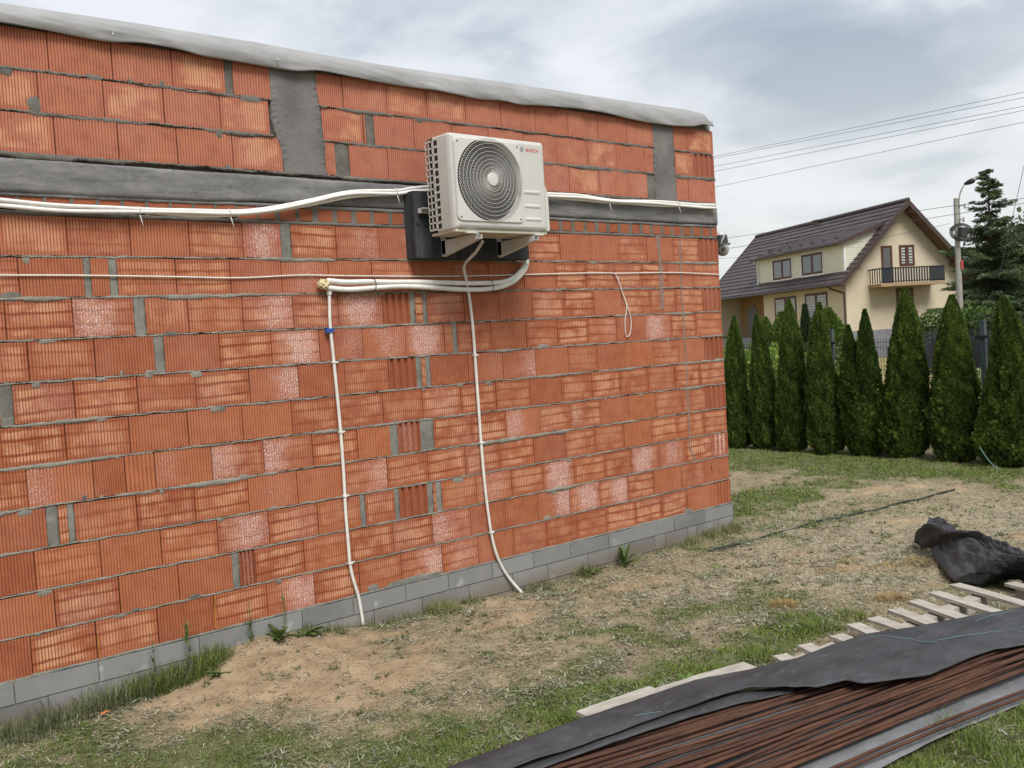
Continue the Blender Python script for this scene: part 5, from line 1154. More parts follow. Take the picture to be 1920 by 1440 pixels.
# spruces
SPR = leafmat('spruce_needles', (.026, .042, .020), (.058, .092, .040), (.115, .165, .068), .65, .1)
SPR2 = leafmat('spruce_needles_fresh', (.016, .030, .012), (.038, .066, .026), (.080, .125, .048), .65, .1)
def spruce(P, h, rbase, lab, seed, top_gap=True, mat=SPR, dens=1.0):
    t = empty('spruce_tree', P, label=lab, cat='spruce tree'); r = np.random.default_rng(seed)
    q = MB(); q.tube([(0, 0, -.3), (0, 0, h*.5), (0, 0, h-.15)], [.22, .12, .006], 8); q.build('trunk', BARK, t, smooth=True)
    br = MB(); P_ = []; D2 = []; S2 = []; Cc_ = []
    z = .9
    while z < h-.15:
        f = z/h; rl = rbase*np.interp(f, [0, .12, .3, .55, .8, 1], [.85, 1, .92, .62, .30, .05]); nb = int(3+3*(1-f))
        for k in range(nb):
            a = r.random()*6.283; L_ = rl*(.55+.65*r.random()); z0 = z+r.random()*.2; d = np.array([math.cos(a), math.sin(a), 0]); tan = np.array([-math.sin(a), math.cos(a), 0])
            ns = max(3, int(L_/.22)); pts = []
            droop = .30+.3*(1-f); 
            for s in range(ns+1):
                u = s/ns; pts.append(d*L_*u+np.array([0, 0, z0-droop*L_*u*.8+.42*L_*u*u*(.8 if f > .5 else .5)]))
            br.tube(pts, [.035*(1-f*.6)*(1-.8*s/ns) for s in range(ns+1)], 4, False)
            for s in range(1, ns+1):
                u = s/ns; m_ = int(60*dens*(1.1-.4*u))
                side = (r.random(m_)-.5)*2; wdt = .42*L_*(1-u*.75)*.6+.08
                pp_ = pts[s]+tan[None]*side[:, None]*wdt+d[None]*(r.random(m_)-.5)[:, None]*.3-np.array([0, 0, 1])[None]*(np.abs(side)*wdt*.35+r.random(m_)*.14)[:, None]
                dd = d[None]*.7+tan[None]*side[:, None]*.8-np.array([0, 0, .25])[None]+r.normal(size=(m_, 3))*.25
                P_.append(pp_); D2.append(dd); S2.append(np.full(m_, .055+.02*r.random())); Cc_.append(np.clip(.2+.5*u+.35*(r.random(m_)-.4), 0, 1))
        z += .15+.09*(1-f)+.06*(f > .7)
    br.build('branches', BARK, t)
    Pp = np.concatenate(P_); a = np.concatenate(D2); a /= np.linalg.norm(a, axis=1, keepdims=True); n = len(Pp); b = np.cross(a, r.normal(size=(n, 3))); b /= np.linalg.norm(b, axis=1, keepdims=True); s = np.concatenate(S2)[:, None]*(.7+.6*r.random((n, 1)))
    V = np.stack([Pp-a*s, Pp+b*s*.35, Pp+a*s*1.2, Pp-b*s*.35], 1); link('crown', np_mesh('crown', V.reshape(-1, 3), np.arange(n*4).reshape(n, 4), mat, np.repeat(np.concatenate(Cc_), 4)), t)
Z_ = lambda px, py, D: float(at_d(px, py, D)[2])
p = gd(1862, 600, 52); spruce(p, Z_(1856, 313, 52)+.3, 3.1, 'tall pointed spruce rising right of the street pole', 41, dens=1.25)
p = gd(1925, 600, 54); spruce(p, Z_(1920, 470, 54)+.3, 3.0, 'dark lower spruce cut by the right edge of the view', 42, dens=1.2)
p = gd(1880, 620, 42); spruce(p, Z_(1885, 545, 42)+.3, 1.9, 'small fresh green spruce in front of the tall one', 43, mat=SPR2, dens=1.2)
# far tree line along the horizon to the right and beyond the road
for k, (px, D, h) in enumerate(((1835, 66, 6.6), (1905, 70, 8.0), (1960, 64, 8.5))):
    p = gd(px, 600, D); cs = [(0, 0, h*.55, 3.2, 3.2, h*.42), (2, -2, h*.4, 2.6, 2.6, h*.35), (-1.5, 1.5, h*.4, 2.6, 2.6, h*.33)]
    shrub('broadleaf_tree', p, cs, 6500, .20, DARKL, ('dark leafy tree behind the spruce, nearest the street pole', 'dark leafy tree behind the two spruces', 'dark leafy tree at the right edge behind the spruces')[k], 'tree', 60+k, trunk=h*.6)
for k, (px, D, h) in enumerate(((1352, 90, 3.0),)):
    p = gd(px, 600, D); shrub('broadleaf_tree', p, [(0, 0, h*.55, 3.2, 3.2, h*.45)], 4000, .2, MIDG, 'far leafy tree just right of the brick wall corner', 'tree', 70+k, trunk=h*.6)
# ------------------------------------------------------------------ sheets, boards and steel in the foreground
def geotex(name, a, b, c):
    k = N(name, .62, .35); P = k.pos(); n = k.noise(P, 4, 5); w = k.n('ShaderNodeTexWave'); k.put(w.inputs['Vector'], P); w.inputs['Scale'].default_value = 120; f = k.noise(P, 160, 4, .7); g = k.noise(k.vec(P, (3, 9, 3)), 3, 4)
    col = k.mix(k.step(n, .3, .7), a, b); col = k.mix(k.math('MULTIPLY', k.step(g, .5, .8), .6), col, c); col = k.mix(k.math('MULTIPLY', k.step(f, .55, .8), .5), col, c); k.color(col); k.bump(k.math('ADD', f, w.outputs[1]), .25, .003); return k.m
GEO = geotex('black_geotextile', (.030, .030, .033), (.054, .054, .059), (.092, .091, .096))
GEO2 = geotex('grey_geotextile', (.13, .132, .14), (.19, .19, .20), (.27, .27, .275))
TEAL = simple('teal_thread', (.13, .24, .25), .6)
def curve_at(pts, u):
    P = np.array(pts); s = np.concatenate([[0], np.cumsum(np.linalg.norm(np.diff(P, axis=0), axis=1))]); s /= s[-1]
    return np.stack([np.interp(u, s, P[:, i]) for i in range(P.shape[1])], 1)
def sheet(name, top, bot, zt, zb, mat, label, lift=.03, wr=.02, nu=420, nv=26, seed=0, edge_curl=.0, cat='ground sheet'):
    """cloth between two edge lines given as picture bearings on the heights zt / zb"""
    T = np.array([on_z(*p, zt) for p in top]); B = np.array([on_z(*p, zb) for p in bot])
    x0 = max(T[0, 0], B[0, 0]); x1 = min(T[-1, 0], B[-1, 0]); u = np.linspace(0, 1, nu); A = curve_at(T, u); Bc = curve_at(B, u); V = np.zeros((nu, nv, 3))
    for j in range(nv):
        t = j/(nv-1); Pm = A*(1-t)+Bc*t
        n1 = fbm(Pm[:, 0]*1.1+seed, Pm[:, 1]*5+seed, 3)-.5; ridge = np.abs(fbm(Pm[:, 0]*1.6+seed+9+Pm[:, 1]*1.5, Pm[:, 1]*7, 3)-.5)+.35*np.abs(fbm(Pm[:, 0]*3.5+seed+Pm[:, 1]*4, Pm[:, 1]*16, 2)-.5)
        Pm[:, 2] += lift*math.sin(math.pi*t)**.7+wr*1.6*n1*min(1, 6*t, 6*(1-t)+.5)+wr*(.22-ridge)*1.3*min(1, 8*t, 8*(1-t)+.4)
        Pm[:, 1] += .012*(fbm(Pm[:, 0]*7+t*2, Pm[:, 0]*0+seed, 3)-.5)
        if edge_curl and t > .93: Pm[:, 2] += edge_curl*np.clip(fbm(Pm[:, 0]*1.8+seed, Pm[:, 0]*0, 2)-.5, 0, 1)
        V[:, j] = Pm
    ii = np.arange(nu*nv).reshape(nu, nv); F = np.stack([ii[:-1, :-1], ii[:-1, 1:], ii[1:, 1:], ii[1:, :-1]], -1).reshape(-1, 4)
    c = V[nu//2, nv//2].copy(); t_ = empty(name, tuple(c), label=label, cat=cat); me = np_mesh(name, (V-c).reshape(-1, 3), F, mat, smooth=True); o = link('cloth', me, t_); s = o.modifiers.new('s', 'SOLIDIFY'); s.thickness = .003; return t_, V, c
top = [(700, 1500), (840, 1441), (960, 1396), (1090, 1350), (1200, 1311), (1300, 1277), (1400, 1256), (1495, 1233), (1560, 1208), (1630, 1187), (1717, 1174), (1833, 1152), (1920, 1138), (2150, 1096)]
bot = [(760, 1530), (935, 1450), (1100, 1392), (1250, 1338), (1400, 1293), (1470, 1292), (1530, 1294), (1585, 1279), (1605, 1284), (1620, 1286), (1690, 1277), (1747, 1268), (1833, 1228), (1866, 1216), (1920, 1207), (2150, 1172)]
t1, V1, c1 = sheet('black_ground_sheet', top, bot, -.125, -.118, GEO, 'long black woven ground sheet draped over the boards and the rusty bars', lift=.032, wr=.028, seed=3, edge_curl=.05)
for k, pts in enumerate(([(1632, 1190), (1700, 1198), (1760, 1202), (1820, 1196), (1880, 1184)], [(1828, 1164), (1862, 1156), (1900, 1147)], [(1893, 1180), (1925, 1184)], [(1190, 1342), (1240, 1331)])):
    # stitched marker thread lying on the cloth
    P3 = []
    for p in smooth([(a, b, 0) for a, b in pts], 8):
        w = on_z(p[0], p[1], -.095); d = np.hypot(V1[..., 0]-w[0], V1[..., 1]-w[1]); i = np.unravel_index(d.argmin(), d.shape); w[2] = V1[i][2]+.005; P3.append(w-c1)
    q = MB(); q.tube(P3, .0016, 5); q.build('marker_thread', TEAL, t1)
sheet('black_ground_sheet', [(800, 1500), (900, 1449), (1050, 1398), (1200, 1345), (1350, 1303), (1470, 1288)], [(870, 1540), (1012, 1441), (1150, 1392), (1300, 1342), (1400, 1315), (1489, 1297)], -.150, -.150, GEO, 'folded strip of black ground sheet under the lower edge of the long one', lift=.014, wr=.014, nu=200, nv=10, seed=8)
sheet('grey_ground_sheet', [(800, 1560), (1000, 1425), (1200, 1340), (1450, 1290), (1700, 1240), (1920, 1190), (2150, 1150)], [(1380, 1640), (1560, 1500), (1650, 1440), (1730, 1397), (1800, 1366), (1880, 1336), (1925, 1316), (2150, 1240)], -.215, -.232, GEO2, 'grey worn ground sheet spread under the rusty bars', lift=.012, wr=.022, seed=15)
# rusty reinforcing bars
def rust():
    k = N('rusty_steel', .85, .2); o = k.n('ShaderNodeObjectInfo').outputs['Random']; sh = k.n('ShaderNodeVectorMath', operation='ADD'); k.put(sh.inputs[0], k.obj()); cb = k.n('ShaderNodeCombineXYZ'); k.put(cb.inputs[0], k.math('MULTIPLY', o, 90.0)); k.put(cb.inputs[1], k.math('MULTIPLY', o, 37.0)); k.put(sh.inputs[1], cb.outputs[0]); P = sh.outputs[0]; n = k.noise(P, 5, 5, .6); f = k.noise(P, 130, 4, .7)
    c = k.mix(k.step(n, .3, .7), (.058, .028, .019), (.128, .060, .036)); c = k.mix(k.math('MULTIPLY', k.step(f, .5, .75), .55), c, (.185, .095, .055)); c = k.mix(k.math('MULTIPLY', o, .65), c, (.045, .024, .019)); k.color(c); rb_ = k.math('SINE', k.math('MULTIPLY', k.sep(k.obj())[0], 420.0)); k.bump(k.math('ADD', f, k.math('MULTIPLY', rb_, .8)), .6, .0022); return k.m
RUSTY = rust()
def bar_mesh(seed):
    L_ = 7.6; q = MB(); r = random.Random(seed); a1, a2, p1, p2 = r.uniform(-.022, .022), r.uniform(-.010, .010), r.random()*6, r.random()*6; pts = []
    for i in range(77):
        x = -L_/2+L_*i/76; pts.append((x, a1*math.sin(x*.9+p1)+a2*math.sin(x*2.3+p2), .004*math.sin(x*1.3+p2)))
    q.tube(pts, .0088, 7)
    return q.mesh('bar', RUSTY, 'all', recalc=False)
BARS = [bar_mesh(k) for k in range(4)]
rb = random.Random(9); ts = []
t = 0.0
while t < 1.0: ts.append(t); t += rb.choice([.029, .032, .036, .040, .085 if rb.random() < .8 else .03])
for t in ts: 
    for lay in ((0, 1) if rb.random() < .22 else (0,)):
        a = on_z(1005+490*t, 1440, -.18); b = on_z(1920, 1172+82*t, -.18); a[:2] += rb.uniform(-.012, .012); b[:2] += [0, rb.uniform(-.03, .03)]
        if lay: b[1] += rb.uniform(-.10, .10); a[1] += rb.uniform(-.06, .06)
        d = b-a; o = link('rusty_steel_bar', BARS[rb.randrange(4)]); mid = a+d*.62
        o.location = (mid[0]+rb.uniform(-.3, .3)*d[0]/np.linalg.norm(d), 0, -.186+.012*(len(ts) % 2)+.010*(t > .15)*(t < .8)+(.017 if lay else rb.uniform(0, .004)))
        o.location.y = a[1]+d[1]*(o.location.x-a[0])/d[0]
        o.rotation_euler = (0, rb.uniform(-.001, .001), math.atan2(d[1], d[0]))
        tag(o, 'long thin rusty ribbed steel bar lying in the bundle on the grey sheet', 'steel bar', 'rusty reinforcing bars beside the black ground sheet')
for (a, b, lab) in (((1572, 1440, -.19), (1910, 1303, -.19), 0), ((1600, 1440, -.19), (1905, 1316, -.19), 0)):
    a = on_z(*a); b = on_z(*b); d = b-a; o = link('rusty_steel_bar', BARS[1]); m_ = a+d*.5; o.location = (m_[0], m_[1], -.190); o.rotation_euler = (0, 0, math.atan2(d[1], d[0])); tag(o, 'long thin rusty ribbed steel bar lying in the bundle on the grey sheet', 'steel bar', 'rusty reinforcing bars beside the black ground sheet')
# weathered pallet boards
def wood():
    k = N('weathered_wood', .85, .2); o = k.obj(); P = k.pos(); n = k.noise(k.vec(o, (2.5, 26, 26)), 2, 6, .65); m_ = k.noise(P, 5, 4); f = k.noise(P, 90, 4)
    c = k.mix(k.step(n, .3, .7), (.30, .275, .235), (.47, .44, .39)); c = k.mix(k.math('MULTIPLY', k.step(m_, .5, .75), .4), c, (.30, .25, .19)); c = k.mix(k.math('MULTIPLY', k.step(f, .6, .8), .3), c, (.18, .15, .11)); k.color(c); k.bump(n, .4, .003); return k.m
WOOD = wood()
def board_mesh(seed, L_=1.0, w=.10, th=.022):
    r = np.random.default_rng(seed); n = 14; V = []
    for i in range(n+1):
        x = L_*i/n; e0 = .004*(r.random()-.5); e1 = .004*(r.random()-.5); b = .004*math.sin(3*x+seed)
        V += [(x, -w/2+e0, b), (x, w/2+e1, b), (x, w/2+e1, b+th), (x, -w/2+e0, b+th)]
    F = [(4*i+j, 4*i+(j+1) % 4, 4*i+4+(j+1) % 4, 4*i+4+j) for i in range(n) for j in range(4)]+[(0, 1, 2, 3), (4*n+3, 4*n+2, 4*n+1, 4*n)]
    q = MB(); q.add(V, F); return q.mesh('board', WOOD)
BM = [board_mesh(k) for k in range(4)]
def pallet(ends, lab, zt=-.155, ln=.95, wdt=1.0, stringers=True):
    P = [on_z(a, b, zt+.022) for a, b in ends]; o0 = P[0].copy(); t = empty('wooden_pallet', (o0[0], o0[1], zt), label=lab, cat='pallet', group='weathered pallets under the black sheet')
    base = math.atan2(-.93, -.36)
    for i, p in enumerate(P):
        o = link('board', BM[(i*7) % 4], t); o.location = (p[0]-o0[0], p[1]-o0[1], rng.uniform(-.006, .004)); o.rotation_euler = (rng.uniform(-.02, .02), rng.uniform(-.008, .008), base+rng.uniform(-.035, .035)); o.scale = ((ln[i] if hasattr(ln, '__len__') else ln), wdt, 1)
    if stringers:
        d = P[-1]-P[0]; d /= np.linalg.norm(d)
        for s in ((.22, .62) if len(ends) > 4 else (.06,)):
            off = np.array([math.cos(base), math.sin(base), 0])*s; q = MB(); a = P[0]-o0+off; b = P[-1]-o0+off; q.beam((a[0]+.05, a[1], -.055), (b[0]-.05, b[1], -.055), .09, .085); q.build('stringer', WOOD, t)
pallet([(1790, 1094), (1752, 1110), (1713, 1126), (1676, 1142), (1636, 1157), (1600, 1169)], 'weathered pallet with six bare boards showing beside the crumpled black sheet', ln=(.80, .80, .72, .62, .50, .42))
pallet([(1568, 1188), (1508, 1206), (1462, 1228)], 'weathered pallet half sunk in grass, three board ends showing left of the bare pallet', ln=(.25, .19, .15))
pallet([(1893, 1090), (1942, 1100), (2010, 1110)], 'weathered pallet board showing at the right edge below the crumpled black sheet', ln=.7)
for k, ((a, b), lab, L_) in enumerate((((( 1092, 1341), (1215, 1297)), 'pale weathered plank end poking out left of the black sheet', 1.0), (((1190, 1308), (1300, 1272)), 'pale weathered plank with a ragged edge, along the middle of the black sheet', 1.0), (((1300, 1266), (1390, 1240)), 'short pale plank with grass over its edge, right of the ragged plank', .7))):
    A = on_z(*a, -.13); B = on_z(*b, -.13); d = B-A; L2 = float(np.linalg.norm(d)); o = link('wooden_plank', board_mesh(20+k, L2*1.12, (.17, .15, .13)[k])); o.location = (A[0], A[1]-.03, -.152-.01*k); o.rotation_euler = (.02, 0, math.atan2(d[1], d[0])); tag(o, lab, 'plank')
# crumpled sheet heap
Fp = [on_z(x, y, -.235) for x, y in ((1736, 990), (1740, 1012), (1750, 1042), (1768, 1068), (1794, 1092), (1840, 1097), (1880, 1088), (1930, 1085), (2080, 1100))]
Rp = [on_z(x, y, z) for x, y, z in ((1733, 983, .02), (1752, 987, .035), (1775, 992, .045), (1810, 1003, .04), (1850, 1014, .03), (1885, 1029, .02), (1930, 1047, .02), (2000, 1070, .02), (2120, 1080, .0))]
Bp = [p+np.array([.35, .30, -p[2]-.24]) for p in Rp]
nu, nv = 220, 90; u = np.linspace(0, 1, nu); Fc, Rc, Bc = curve_at(Fp, u), curve_at(Rp, u), curve_at(Bp, u); V = np.zeros((nu, nv, 3))
for j in range(nv):
    t = j/(nv-1)
    if t < .7:
        s = t/.7; P = Fc*(1-s)+Rc*s; P[:, 2] += .09*math.sin(math.pi*s)**.8*(1-.3*s); P[:, 1] -= .05*math.sin(math.pi*s)
    else:
        s = (t-.7)/.3; P = Rc*(1-s)+Bc*s; P[:, 2] += .03*math.sin(math.pi*s)
    a = fbm(u*3+t*2.5, t*8-u*5+7, 4); rd = np.abs(fbm(u*4+t*9+3, t*6-u*3, 4)-.5)*2
    P[:, 2] += np.clip(u*9, .25, 1)*(.10*(a-.5)+.10*(.35-rd)+.035*(.4-np.abs(fbm(u*14+t*20, t*10-u*9, 2)-.5)*2))*min(1, 5*t, 4*(1-t)+.3); P[:, 1] += .07*(fbm(u*5, t*7+30+u*5, 3)-.5); V[:, j] = P
c = V[nu//2, nv//2].copy(); hp_ = empty('crumpled_sheet', tuple(c), label='crumpled heap of black woven sheet lying on dry grass by the pallet', cat='ground sheet'); ii = np.arange(nu*nv).reshape(nu, nv); F = np.stack([ii[:-1, :-1], ii[:-1, 1:], ii[1:, 1:], ii[1:, :-1]], -1).reshape(-1, 4)
o = link('cloth', np_mesh('crumpled', (V-c).reshape(-1, 3), F, GEO, smooth=True), hp_); s_ = o.modifiers.new('s', 'SOLIDIFY'); s_.thickness = .004
for f0, f1, tt in ((.28, .75, .55), (.22, .44, .25)):
    q = MB(); q.tube([V[int(f0*nu+(f1-f0)*nu*s), int((tt+.06*math.sin(s*3))*nv)]-c+np.array([-.003, -.004, .005]) for s in np.linspace(0, 1, 30)], .0022, 5); q.build('marker_thread', TEAL, hp_)
# hose on the grass
HOSE = simple('hose_dark_green', (.028, .040, .036), .5, .35, .3, 30)
P3 = []
for x, y in ((1330, 1027), (1400, 1010), (1450, 997), (1500, 985), (1550, 972), (1600, 964), (1650, 951), (1700, 940), (1745, 928), (1790, 914)):
    w = on_z(x, y, -.24); w[2] = float(gz(w[0], w[1]))+.022; P3.append(w)
h_ = empty('garden_hose', tuple(P3[0]), label='dark garden hose lying across the dry grass towards the hedge', cat='hose'); S = smooth(P3, 8); q = MB(); q.tube([p-P3[0]+np.array([0, 0, .006*math.sin(i*.5)-.008]) for i, p in enumerate(S)], .010, 7); q.build('hose', HOSE, h_, smooth='all')
P3 = []
for x, y in ((1836, 838), (1842, 846), (1850, 858), (1862, 872), (1875, 882)): w = on_x(x, y, 13.1); P3.append(w)
h2 = empty('green_string', tuple(P3[0]), label='thin pale green string hanging at the foot of the thujas by the fence post', cat='string'); q = MB(); q.tube([p-P3[0] for p in smooth(P3, 5)], .006, 5); q.build('string', TEAL, h2)

# ------------------------------------------------------------------ grass, straw and weeds
GRASS = leafmat('grass_blade', (.045, .075, .014), (.125, .185, .034), (.25, .31, .075), .6, .3)
DRY = leafmat('dry_grass_blade', (.20, .155, .075), (.36, .29, .145), (.52, .44, .25), .8, .2)
LITTER = leafmat('straw_litter', (.16, .135, .085), (.36, .315, .21), (.62, .57, .44), .85, .1)
DULL = leafmat('dull_weed_blade', (.070, .085, .036), (.155, .175, .085), (.31, .33, .20), .75, .2)
def blades(P, h, w, lean, tint, r, az=None):
    n = len(P); az = r.random(n)*6.283 if az is None else az
    d = np.stack([np.cos(az), np.sin(az), np.zeros(n)], 1); s = np.stack([-np.sin(az+r.normal(size=n)*.8), np.cos(az), np.zeros(n)], 1); s /= np.linalg.norm(s, axis=1, keepdims=True)
    h = h[:, None]; w = w[:, None]; lean = lean[:, None]
    upz = np.clip(1-lean**1.6, .03, 1); m1 = P+d*h*lean*(.30+.20*lean**3)+np.array([0, 0, 1])*h*(.5*upz+.16*lean*(1-lean)+.02); m1 = m1+s*h*.10*(r.random((n, 1))-.5)*lean; tp = P+d*h*lean+np.array([0, 0, 1])*h*upz*(.92)
    V = np.stack([P-s*w*.5, P+s*w*.5, m1-s*w*.42, m1+s*w*.42, tp], 1)
    i = np.arange(n)[:, None]*5; F = np.concatenate([i+np.array([[0, 1, 3]]), i+np.array([[0, 3, 2]]), i+np.array([[2, 3, 4]])])
    return V.reshape(-1, 3), F, np.repeat(tint, 5)
def keep_ok(x, y):
    ok = ((y < -.015) | (x > XE+.03)) & (x < 14.3)
    tu = np.array([on_z(*p, -.125)[:2] for p in top]); tb = np.array([on_z(*p, -.2)[:2] for p in ((1380, 1640), (1560, 1500), (1650, 1440), (1730, 1397), (1800, 1366), (1880, 1336), (1925, 1316), (2150, 1240))])
    yu = np.interp(x, tu[:, 0], tu[:, 1]); yb = np.interp(x, tb[:, 0], tb[:, 1]); o = np.argsort(tu[:, 0])
    return ok & ~((y < yu+.0) & (y > yb+.03) & (x > 2.2))
def scatter(n, seed, far=14.2):
    r = np.random.default_rng(seed); x = r.random(n)*14.3+.3; y = r.random(n)*10.5-5.2; D = np.hypot(x-CAM[0], y-CAM[1]); p = np.minimum(1, (3.4/D)**1.6); a = np.arctan2(x-CAM[0], y-CAM[1]); ok = (r.random(n) < p) & (a > YAW-.62) & (a < YAW+.92) & (D > 2.2); x, y, D = x[ok], y[ok], D[ok]; ok = keep_ok(x, y); return x[ok], y[ok], D[ok], r
# green turf
x, y, D, r = scatter(3600000, 5); sa, st, gr = zone_maps(x, y); cl = fbm(x*6+1, y*6, 3); edge = np.exp(-((x-12.8)/1.6)**2)
p = np.clip((gr-.38)*1.7, 0, 1)*(.25+1.2*np.clip(cl-.35, 0, 1)*2); ok = r.random(len(x)) < np.clip(p, 0, 1)
x, y, D, gr_v, cl = x[ok], y[ok], D[ok], gr[ok], cl[ok]; n = len(x); print('turf', n)
tall = np.exp(-((y+2.45)/.28)**2)*(x < 7)*(x > 2.6)+np.exp(-((y+4.2)/.5)**2)*(x > 3.8)+.35*np.exp(-((x-1.2)/.5)**2); h = (.022+.028*r.random(n)+.075*tall*r.random(n)*(.4+cl))*(.8+.5*(D > 9)); w = (.0026+.0018*r.random(n))*np.clip(D/4.2, .8, 2.6)
V, F, c = blades(np.stack([x, y, gz(x, y)-.004], 1), h, w, .25+.6*r.random(n), np.clip(.15+.6*r.random(n)+.35*(cl-.4)+.2*(tall > .5)+.10*(D > 9), 0, 1), r); link('turf_grass', np_mesh('turf', V, F, GRASS, c), label='short green grass growing in patches over the yard', cat='grass', kind='stuff')
# dull weeds and half-dry sward in between
x, y, D, r = scatter(2200000, 6); sa, st, gr = zone_maps(x, y); cl = fbm(x*4.5+21, y*4.5, 4); p = np.clip((cl-.42)*4.5, 0.03, 1)*(1-.88*np.clip(sa*1.3-.2, 0, 1))*(1-.55*st); ok = r.random(len(x)) < p*.75; x, y, D, cl = x[ok], y[ok], D[ok], cl[ok]; n = len(x); print('dull', n)
V, F, c = blades(np.stack([x, y, gz(x, y)-.003], 1), .015+.04*r.random(n), (.0028+.0022*r.random(n))*np.clip(D/4.2, .8, 2.4), .6+.4*r.random(n), r.random(n), r); link('low_weeds', np_mesh('low_weeds', V, F, DULL, c), label='dull grey green low weeds matted over the soil', cat='weeds', kind='stuff')
# straw litter
x, y, D, r = scatter(3000000, 7); sa, st, gr = zone_maps(x, y); cl = fbm(x*3+41, y*3, 4); p = np.clip(.28+.7*st+(cl-.45)*1.6, 0, 1)*(1-.93*np.clip(sa*1.25-.15, 0, 1))*(1-.75*np.clip(gr-.2, 0, 1)); ok = r.random(len(x)) < p*.62; x, y, D = x[ok], y[ok], D[ok]; n = len(x); print('litter', n)
V, F, c = blades(np.stack([x, y, gz(x, y)+.001+.008*r.random(n)], 1), .018+.06*r.random(n)**1.6, (.0020+.0022*r.random(n))*np.clip(D/4.2, .8, 2.4), .93+.07*r.random(n), r.random(n)**1.2, r); link('straw_litter', np_mesh('straw', V, F, LITTER, c), label='cut straw and dead stems littered over the soil', cat='straw', kind='stuff')
# cut and wilted weeds, lying in pale mats
CUTW = leafmat('wilted_weed', (.10, .11, .06), (.24, .25, .16), (.47, .47, .37), .85, .15)
x, y, D, r = scatter(1500000, 17); sa, st, gr = zone_maps(x, y); cl = fbm(x*5+81, y*5, 4); p = np.clip((cl-.50)*7, 0, 1)*(1-.8*np.clip(sa*1.25-.2, 0, 1))*(x < 9.5); ok = r.random(len(x)) < p*.6; x, y, D = x[ok], y[ok], D[ok]; n = len(x); print('cut', n)
V, F, c = blades(np.stack([x, y, gz(x, y)+.004+.014*r.random(n)], 1), .02+.06*r.random(n), (.0035+.0045*r.random(n))*np.clip(D/4.6, .8, 2.0), .80+.18*r.random(n), r.random(n)**1.3, r); link('wilted_weeds', np_mesh('wilted', V, F, CUTW, c), label='pale wilted weeds cut and left lying in mats', cat='weeds', kind='stuff')
# small weeds coming up all over, in clusters
x, y, D, r = scatter(16000, 18); sa, st, gr = zone_maps(x, y); ok = r.random(len(x)) < .75*(1-.65*sa); x, y, D = x[ok], y[ok], D[ok]; m_ = 26; n0 = len(x); print('sprigs', n0*m_); tone_ = r.random(n0); sz = .35+1.2*r.random(n0)**2
xx = (x[:, None]+r.normal(size=(n0, m_))*.018*sz[:, None]).ravel(); yy = (y[:, None]+r.normal(size=(n0, m_))*.018*sz[:, None]).ravel(); DD = np.repeat(D, m_); n = len(xx); ok = keep_ok(xx, yy); xx, yy, DD = xx[ok], yy[ok], DD[ok]; sz = np.repeat(sz, m_)[ok]; tn = np.repeat(tone_, m_)[ok]; n = len(xx)
V, F, c = blades(np.stack([xx, yy, gz(xx, yy)-.003], 1), (.018+.035*r.random(n))*sz, (.0030+.0025*r.random(n))*np.clip(DD/4.6, .8, 2.0), .35+.6*r.random(n), np.clip(.25+.5*tn+.4*(r.random(n)-.5), 0, 1), r); link('weed_sprigs', np_mesh('sprigs', V, F, leafmat('sprig_green', (.05, .068, .024), (.11, .145, .05), (.20, .24, .11), .7, .25), c), label='small green weed sprigs scattered over the soil', cat='weeds', kind='stuff')
# standing dry grass
x, y, D, r = scatter(700000, 8); sa, st, gr = zone_maps(x, y); cl = fbm(x*3.4+61, y*3.4, 3); p = np.clip((cl-.56)*6, 0, 1)*(x > 5.0)*(1-np.clip(gr*1.2-.3, 0, 1)); ok = r.random(len(x)) < p*.6; x, y, D = x[ok], y[ok], D[ok]; n = len(x); print('dry', n)
V, F, c = blades(np.stack([x, y, gz(x, y)-.004], 1), .025+.045*r.random(n), (.0022+.0012*r.random(n))*np.clip(D/4.2, .8, 2.4), .35+.55*r.random(n), r.random(n), r); link('dry_grass', np_mesh('dry_grass', V, F, DRY, c), label='thin bleached grass standing in the far half of the yard', cat='dry grass', kind='stuff')
# soil crumbs on the sand heap
x, y, D, r = scatter(500000, 9); sa, st, gr = zone_maps(x, y); ok = (r.random(len(x)) < .16*np.clip(sa*1.4, .22, 1)); x, y = x[ok], y[ok]; n = len(x); s = (.003+.014*r.random(n)**5)[:, None]; P = np.stack([x, y, gz(x, y)], 1); T = np.array([[1, 0, 0], [-.5, .86, 0], [-.5, -.86, 0], [0, 0, 1.0]]); V = (P[:, None]+T[None]*s[:, None]*(.6+.8*r.random((n, 4, 1)))).reshape(-1, 3); i = np.arange(n)[:, None]*4
link('soil_crumbs', np_mesh('crumbs', V, np.concatenate([i+np.array([[0, 1, 3]]), i+np.array([[1, 2, 3]]), i+np.array([[2, 0, 3]])]), simple('soil_crumb', (.25, .185, .115), .95, .1, .4, 40)), label='small crumbs of dry sandy soil', cat='soil', kind='stuff')
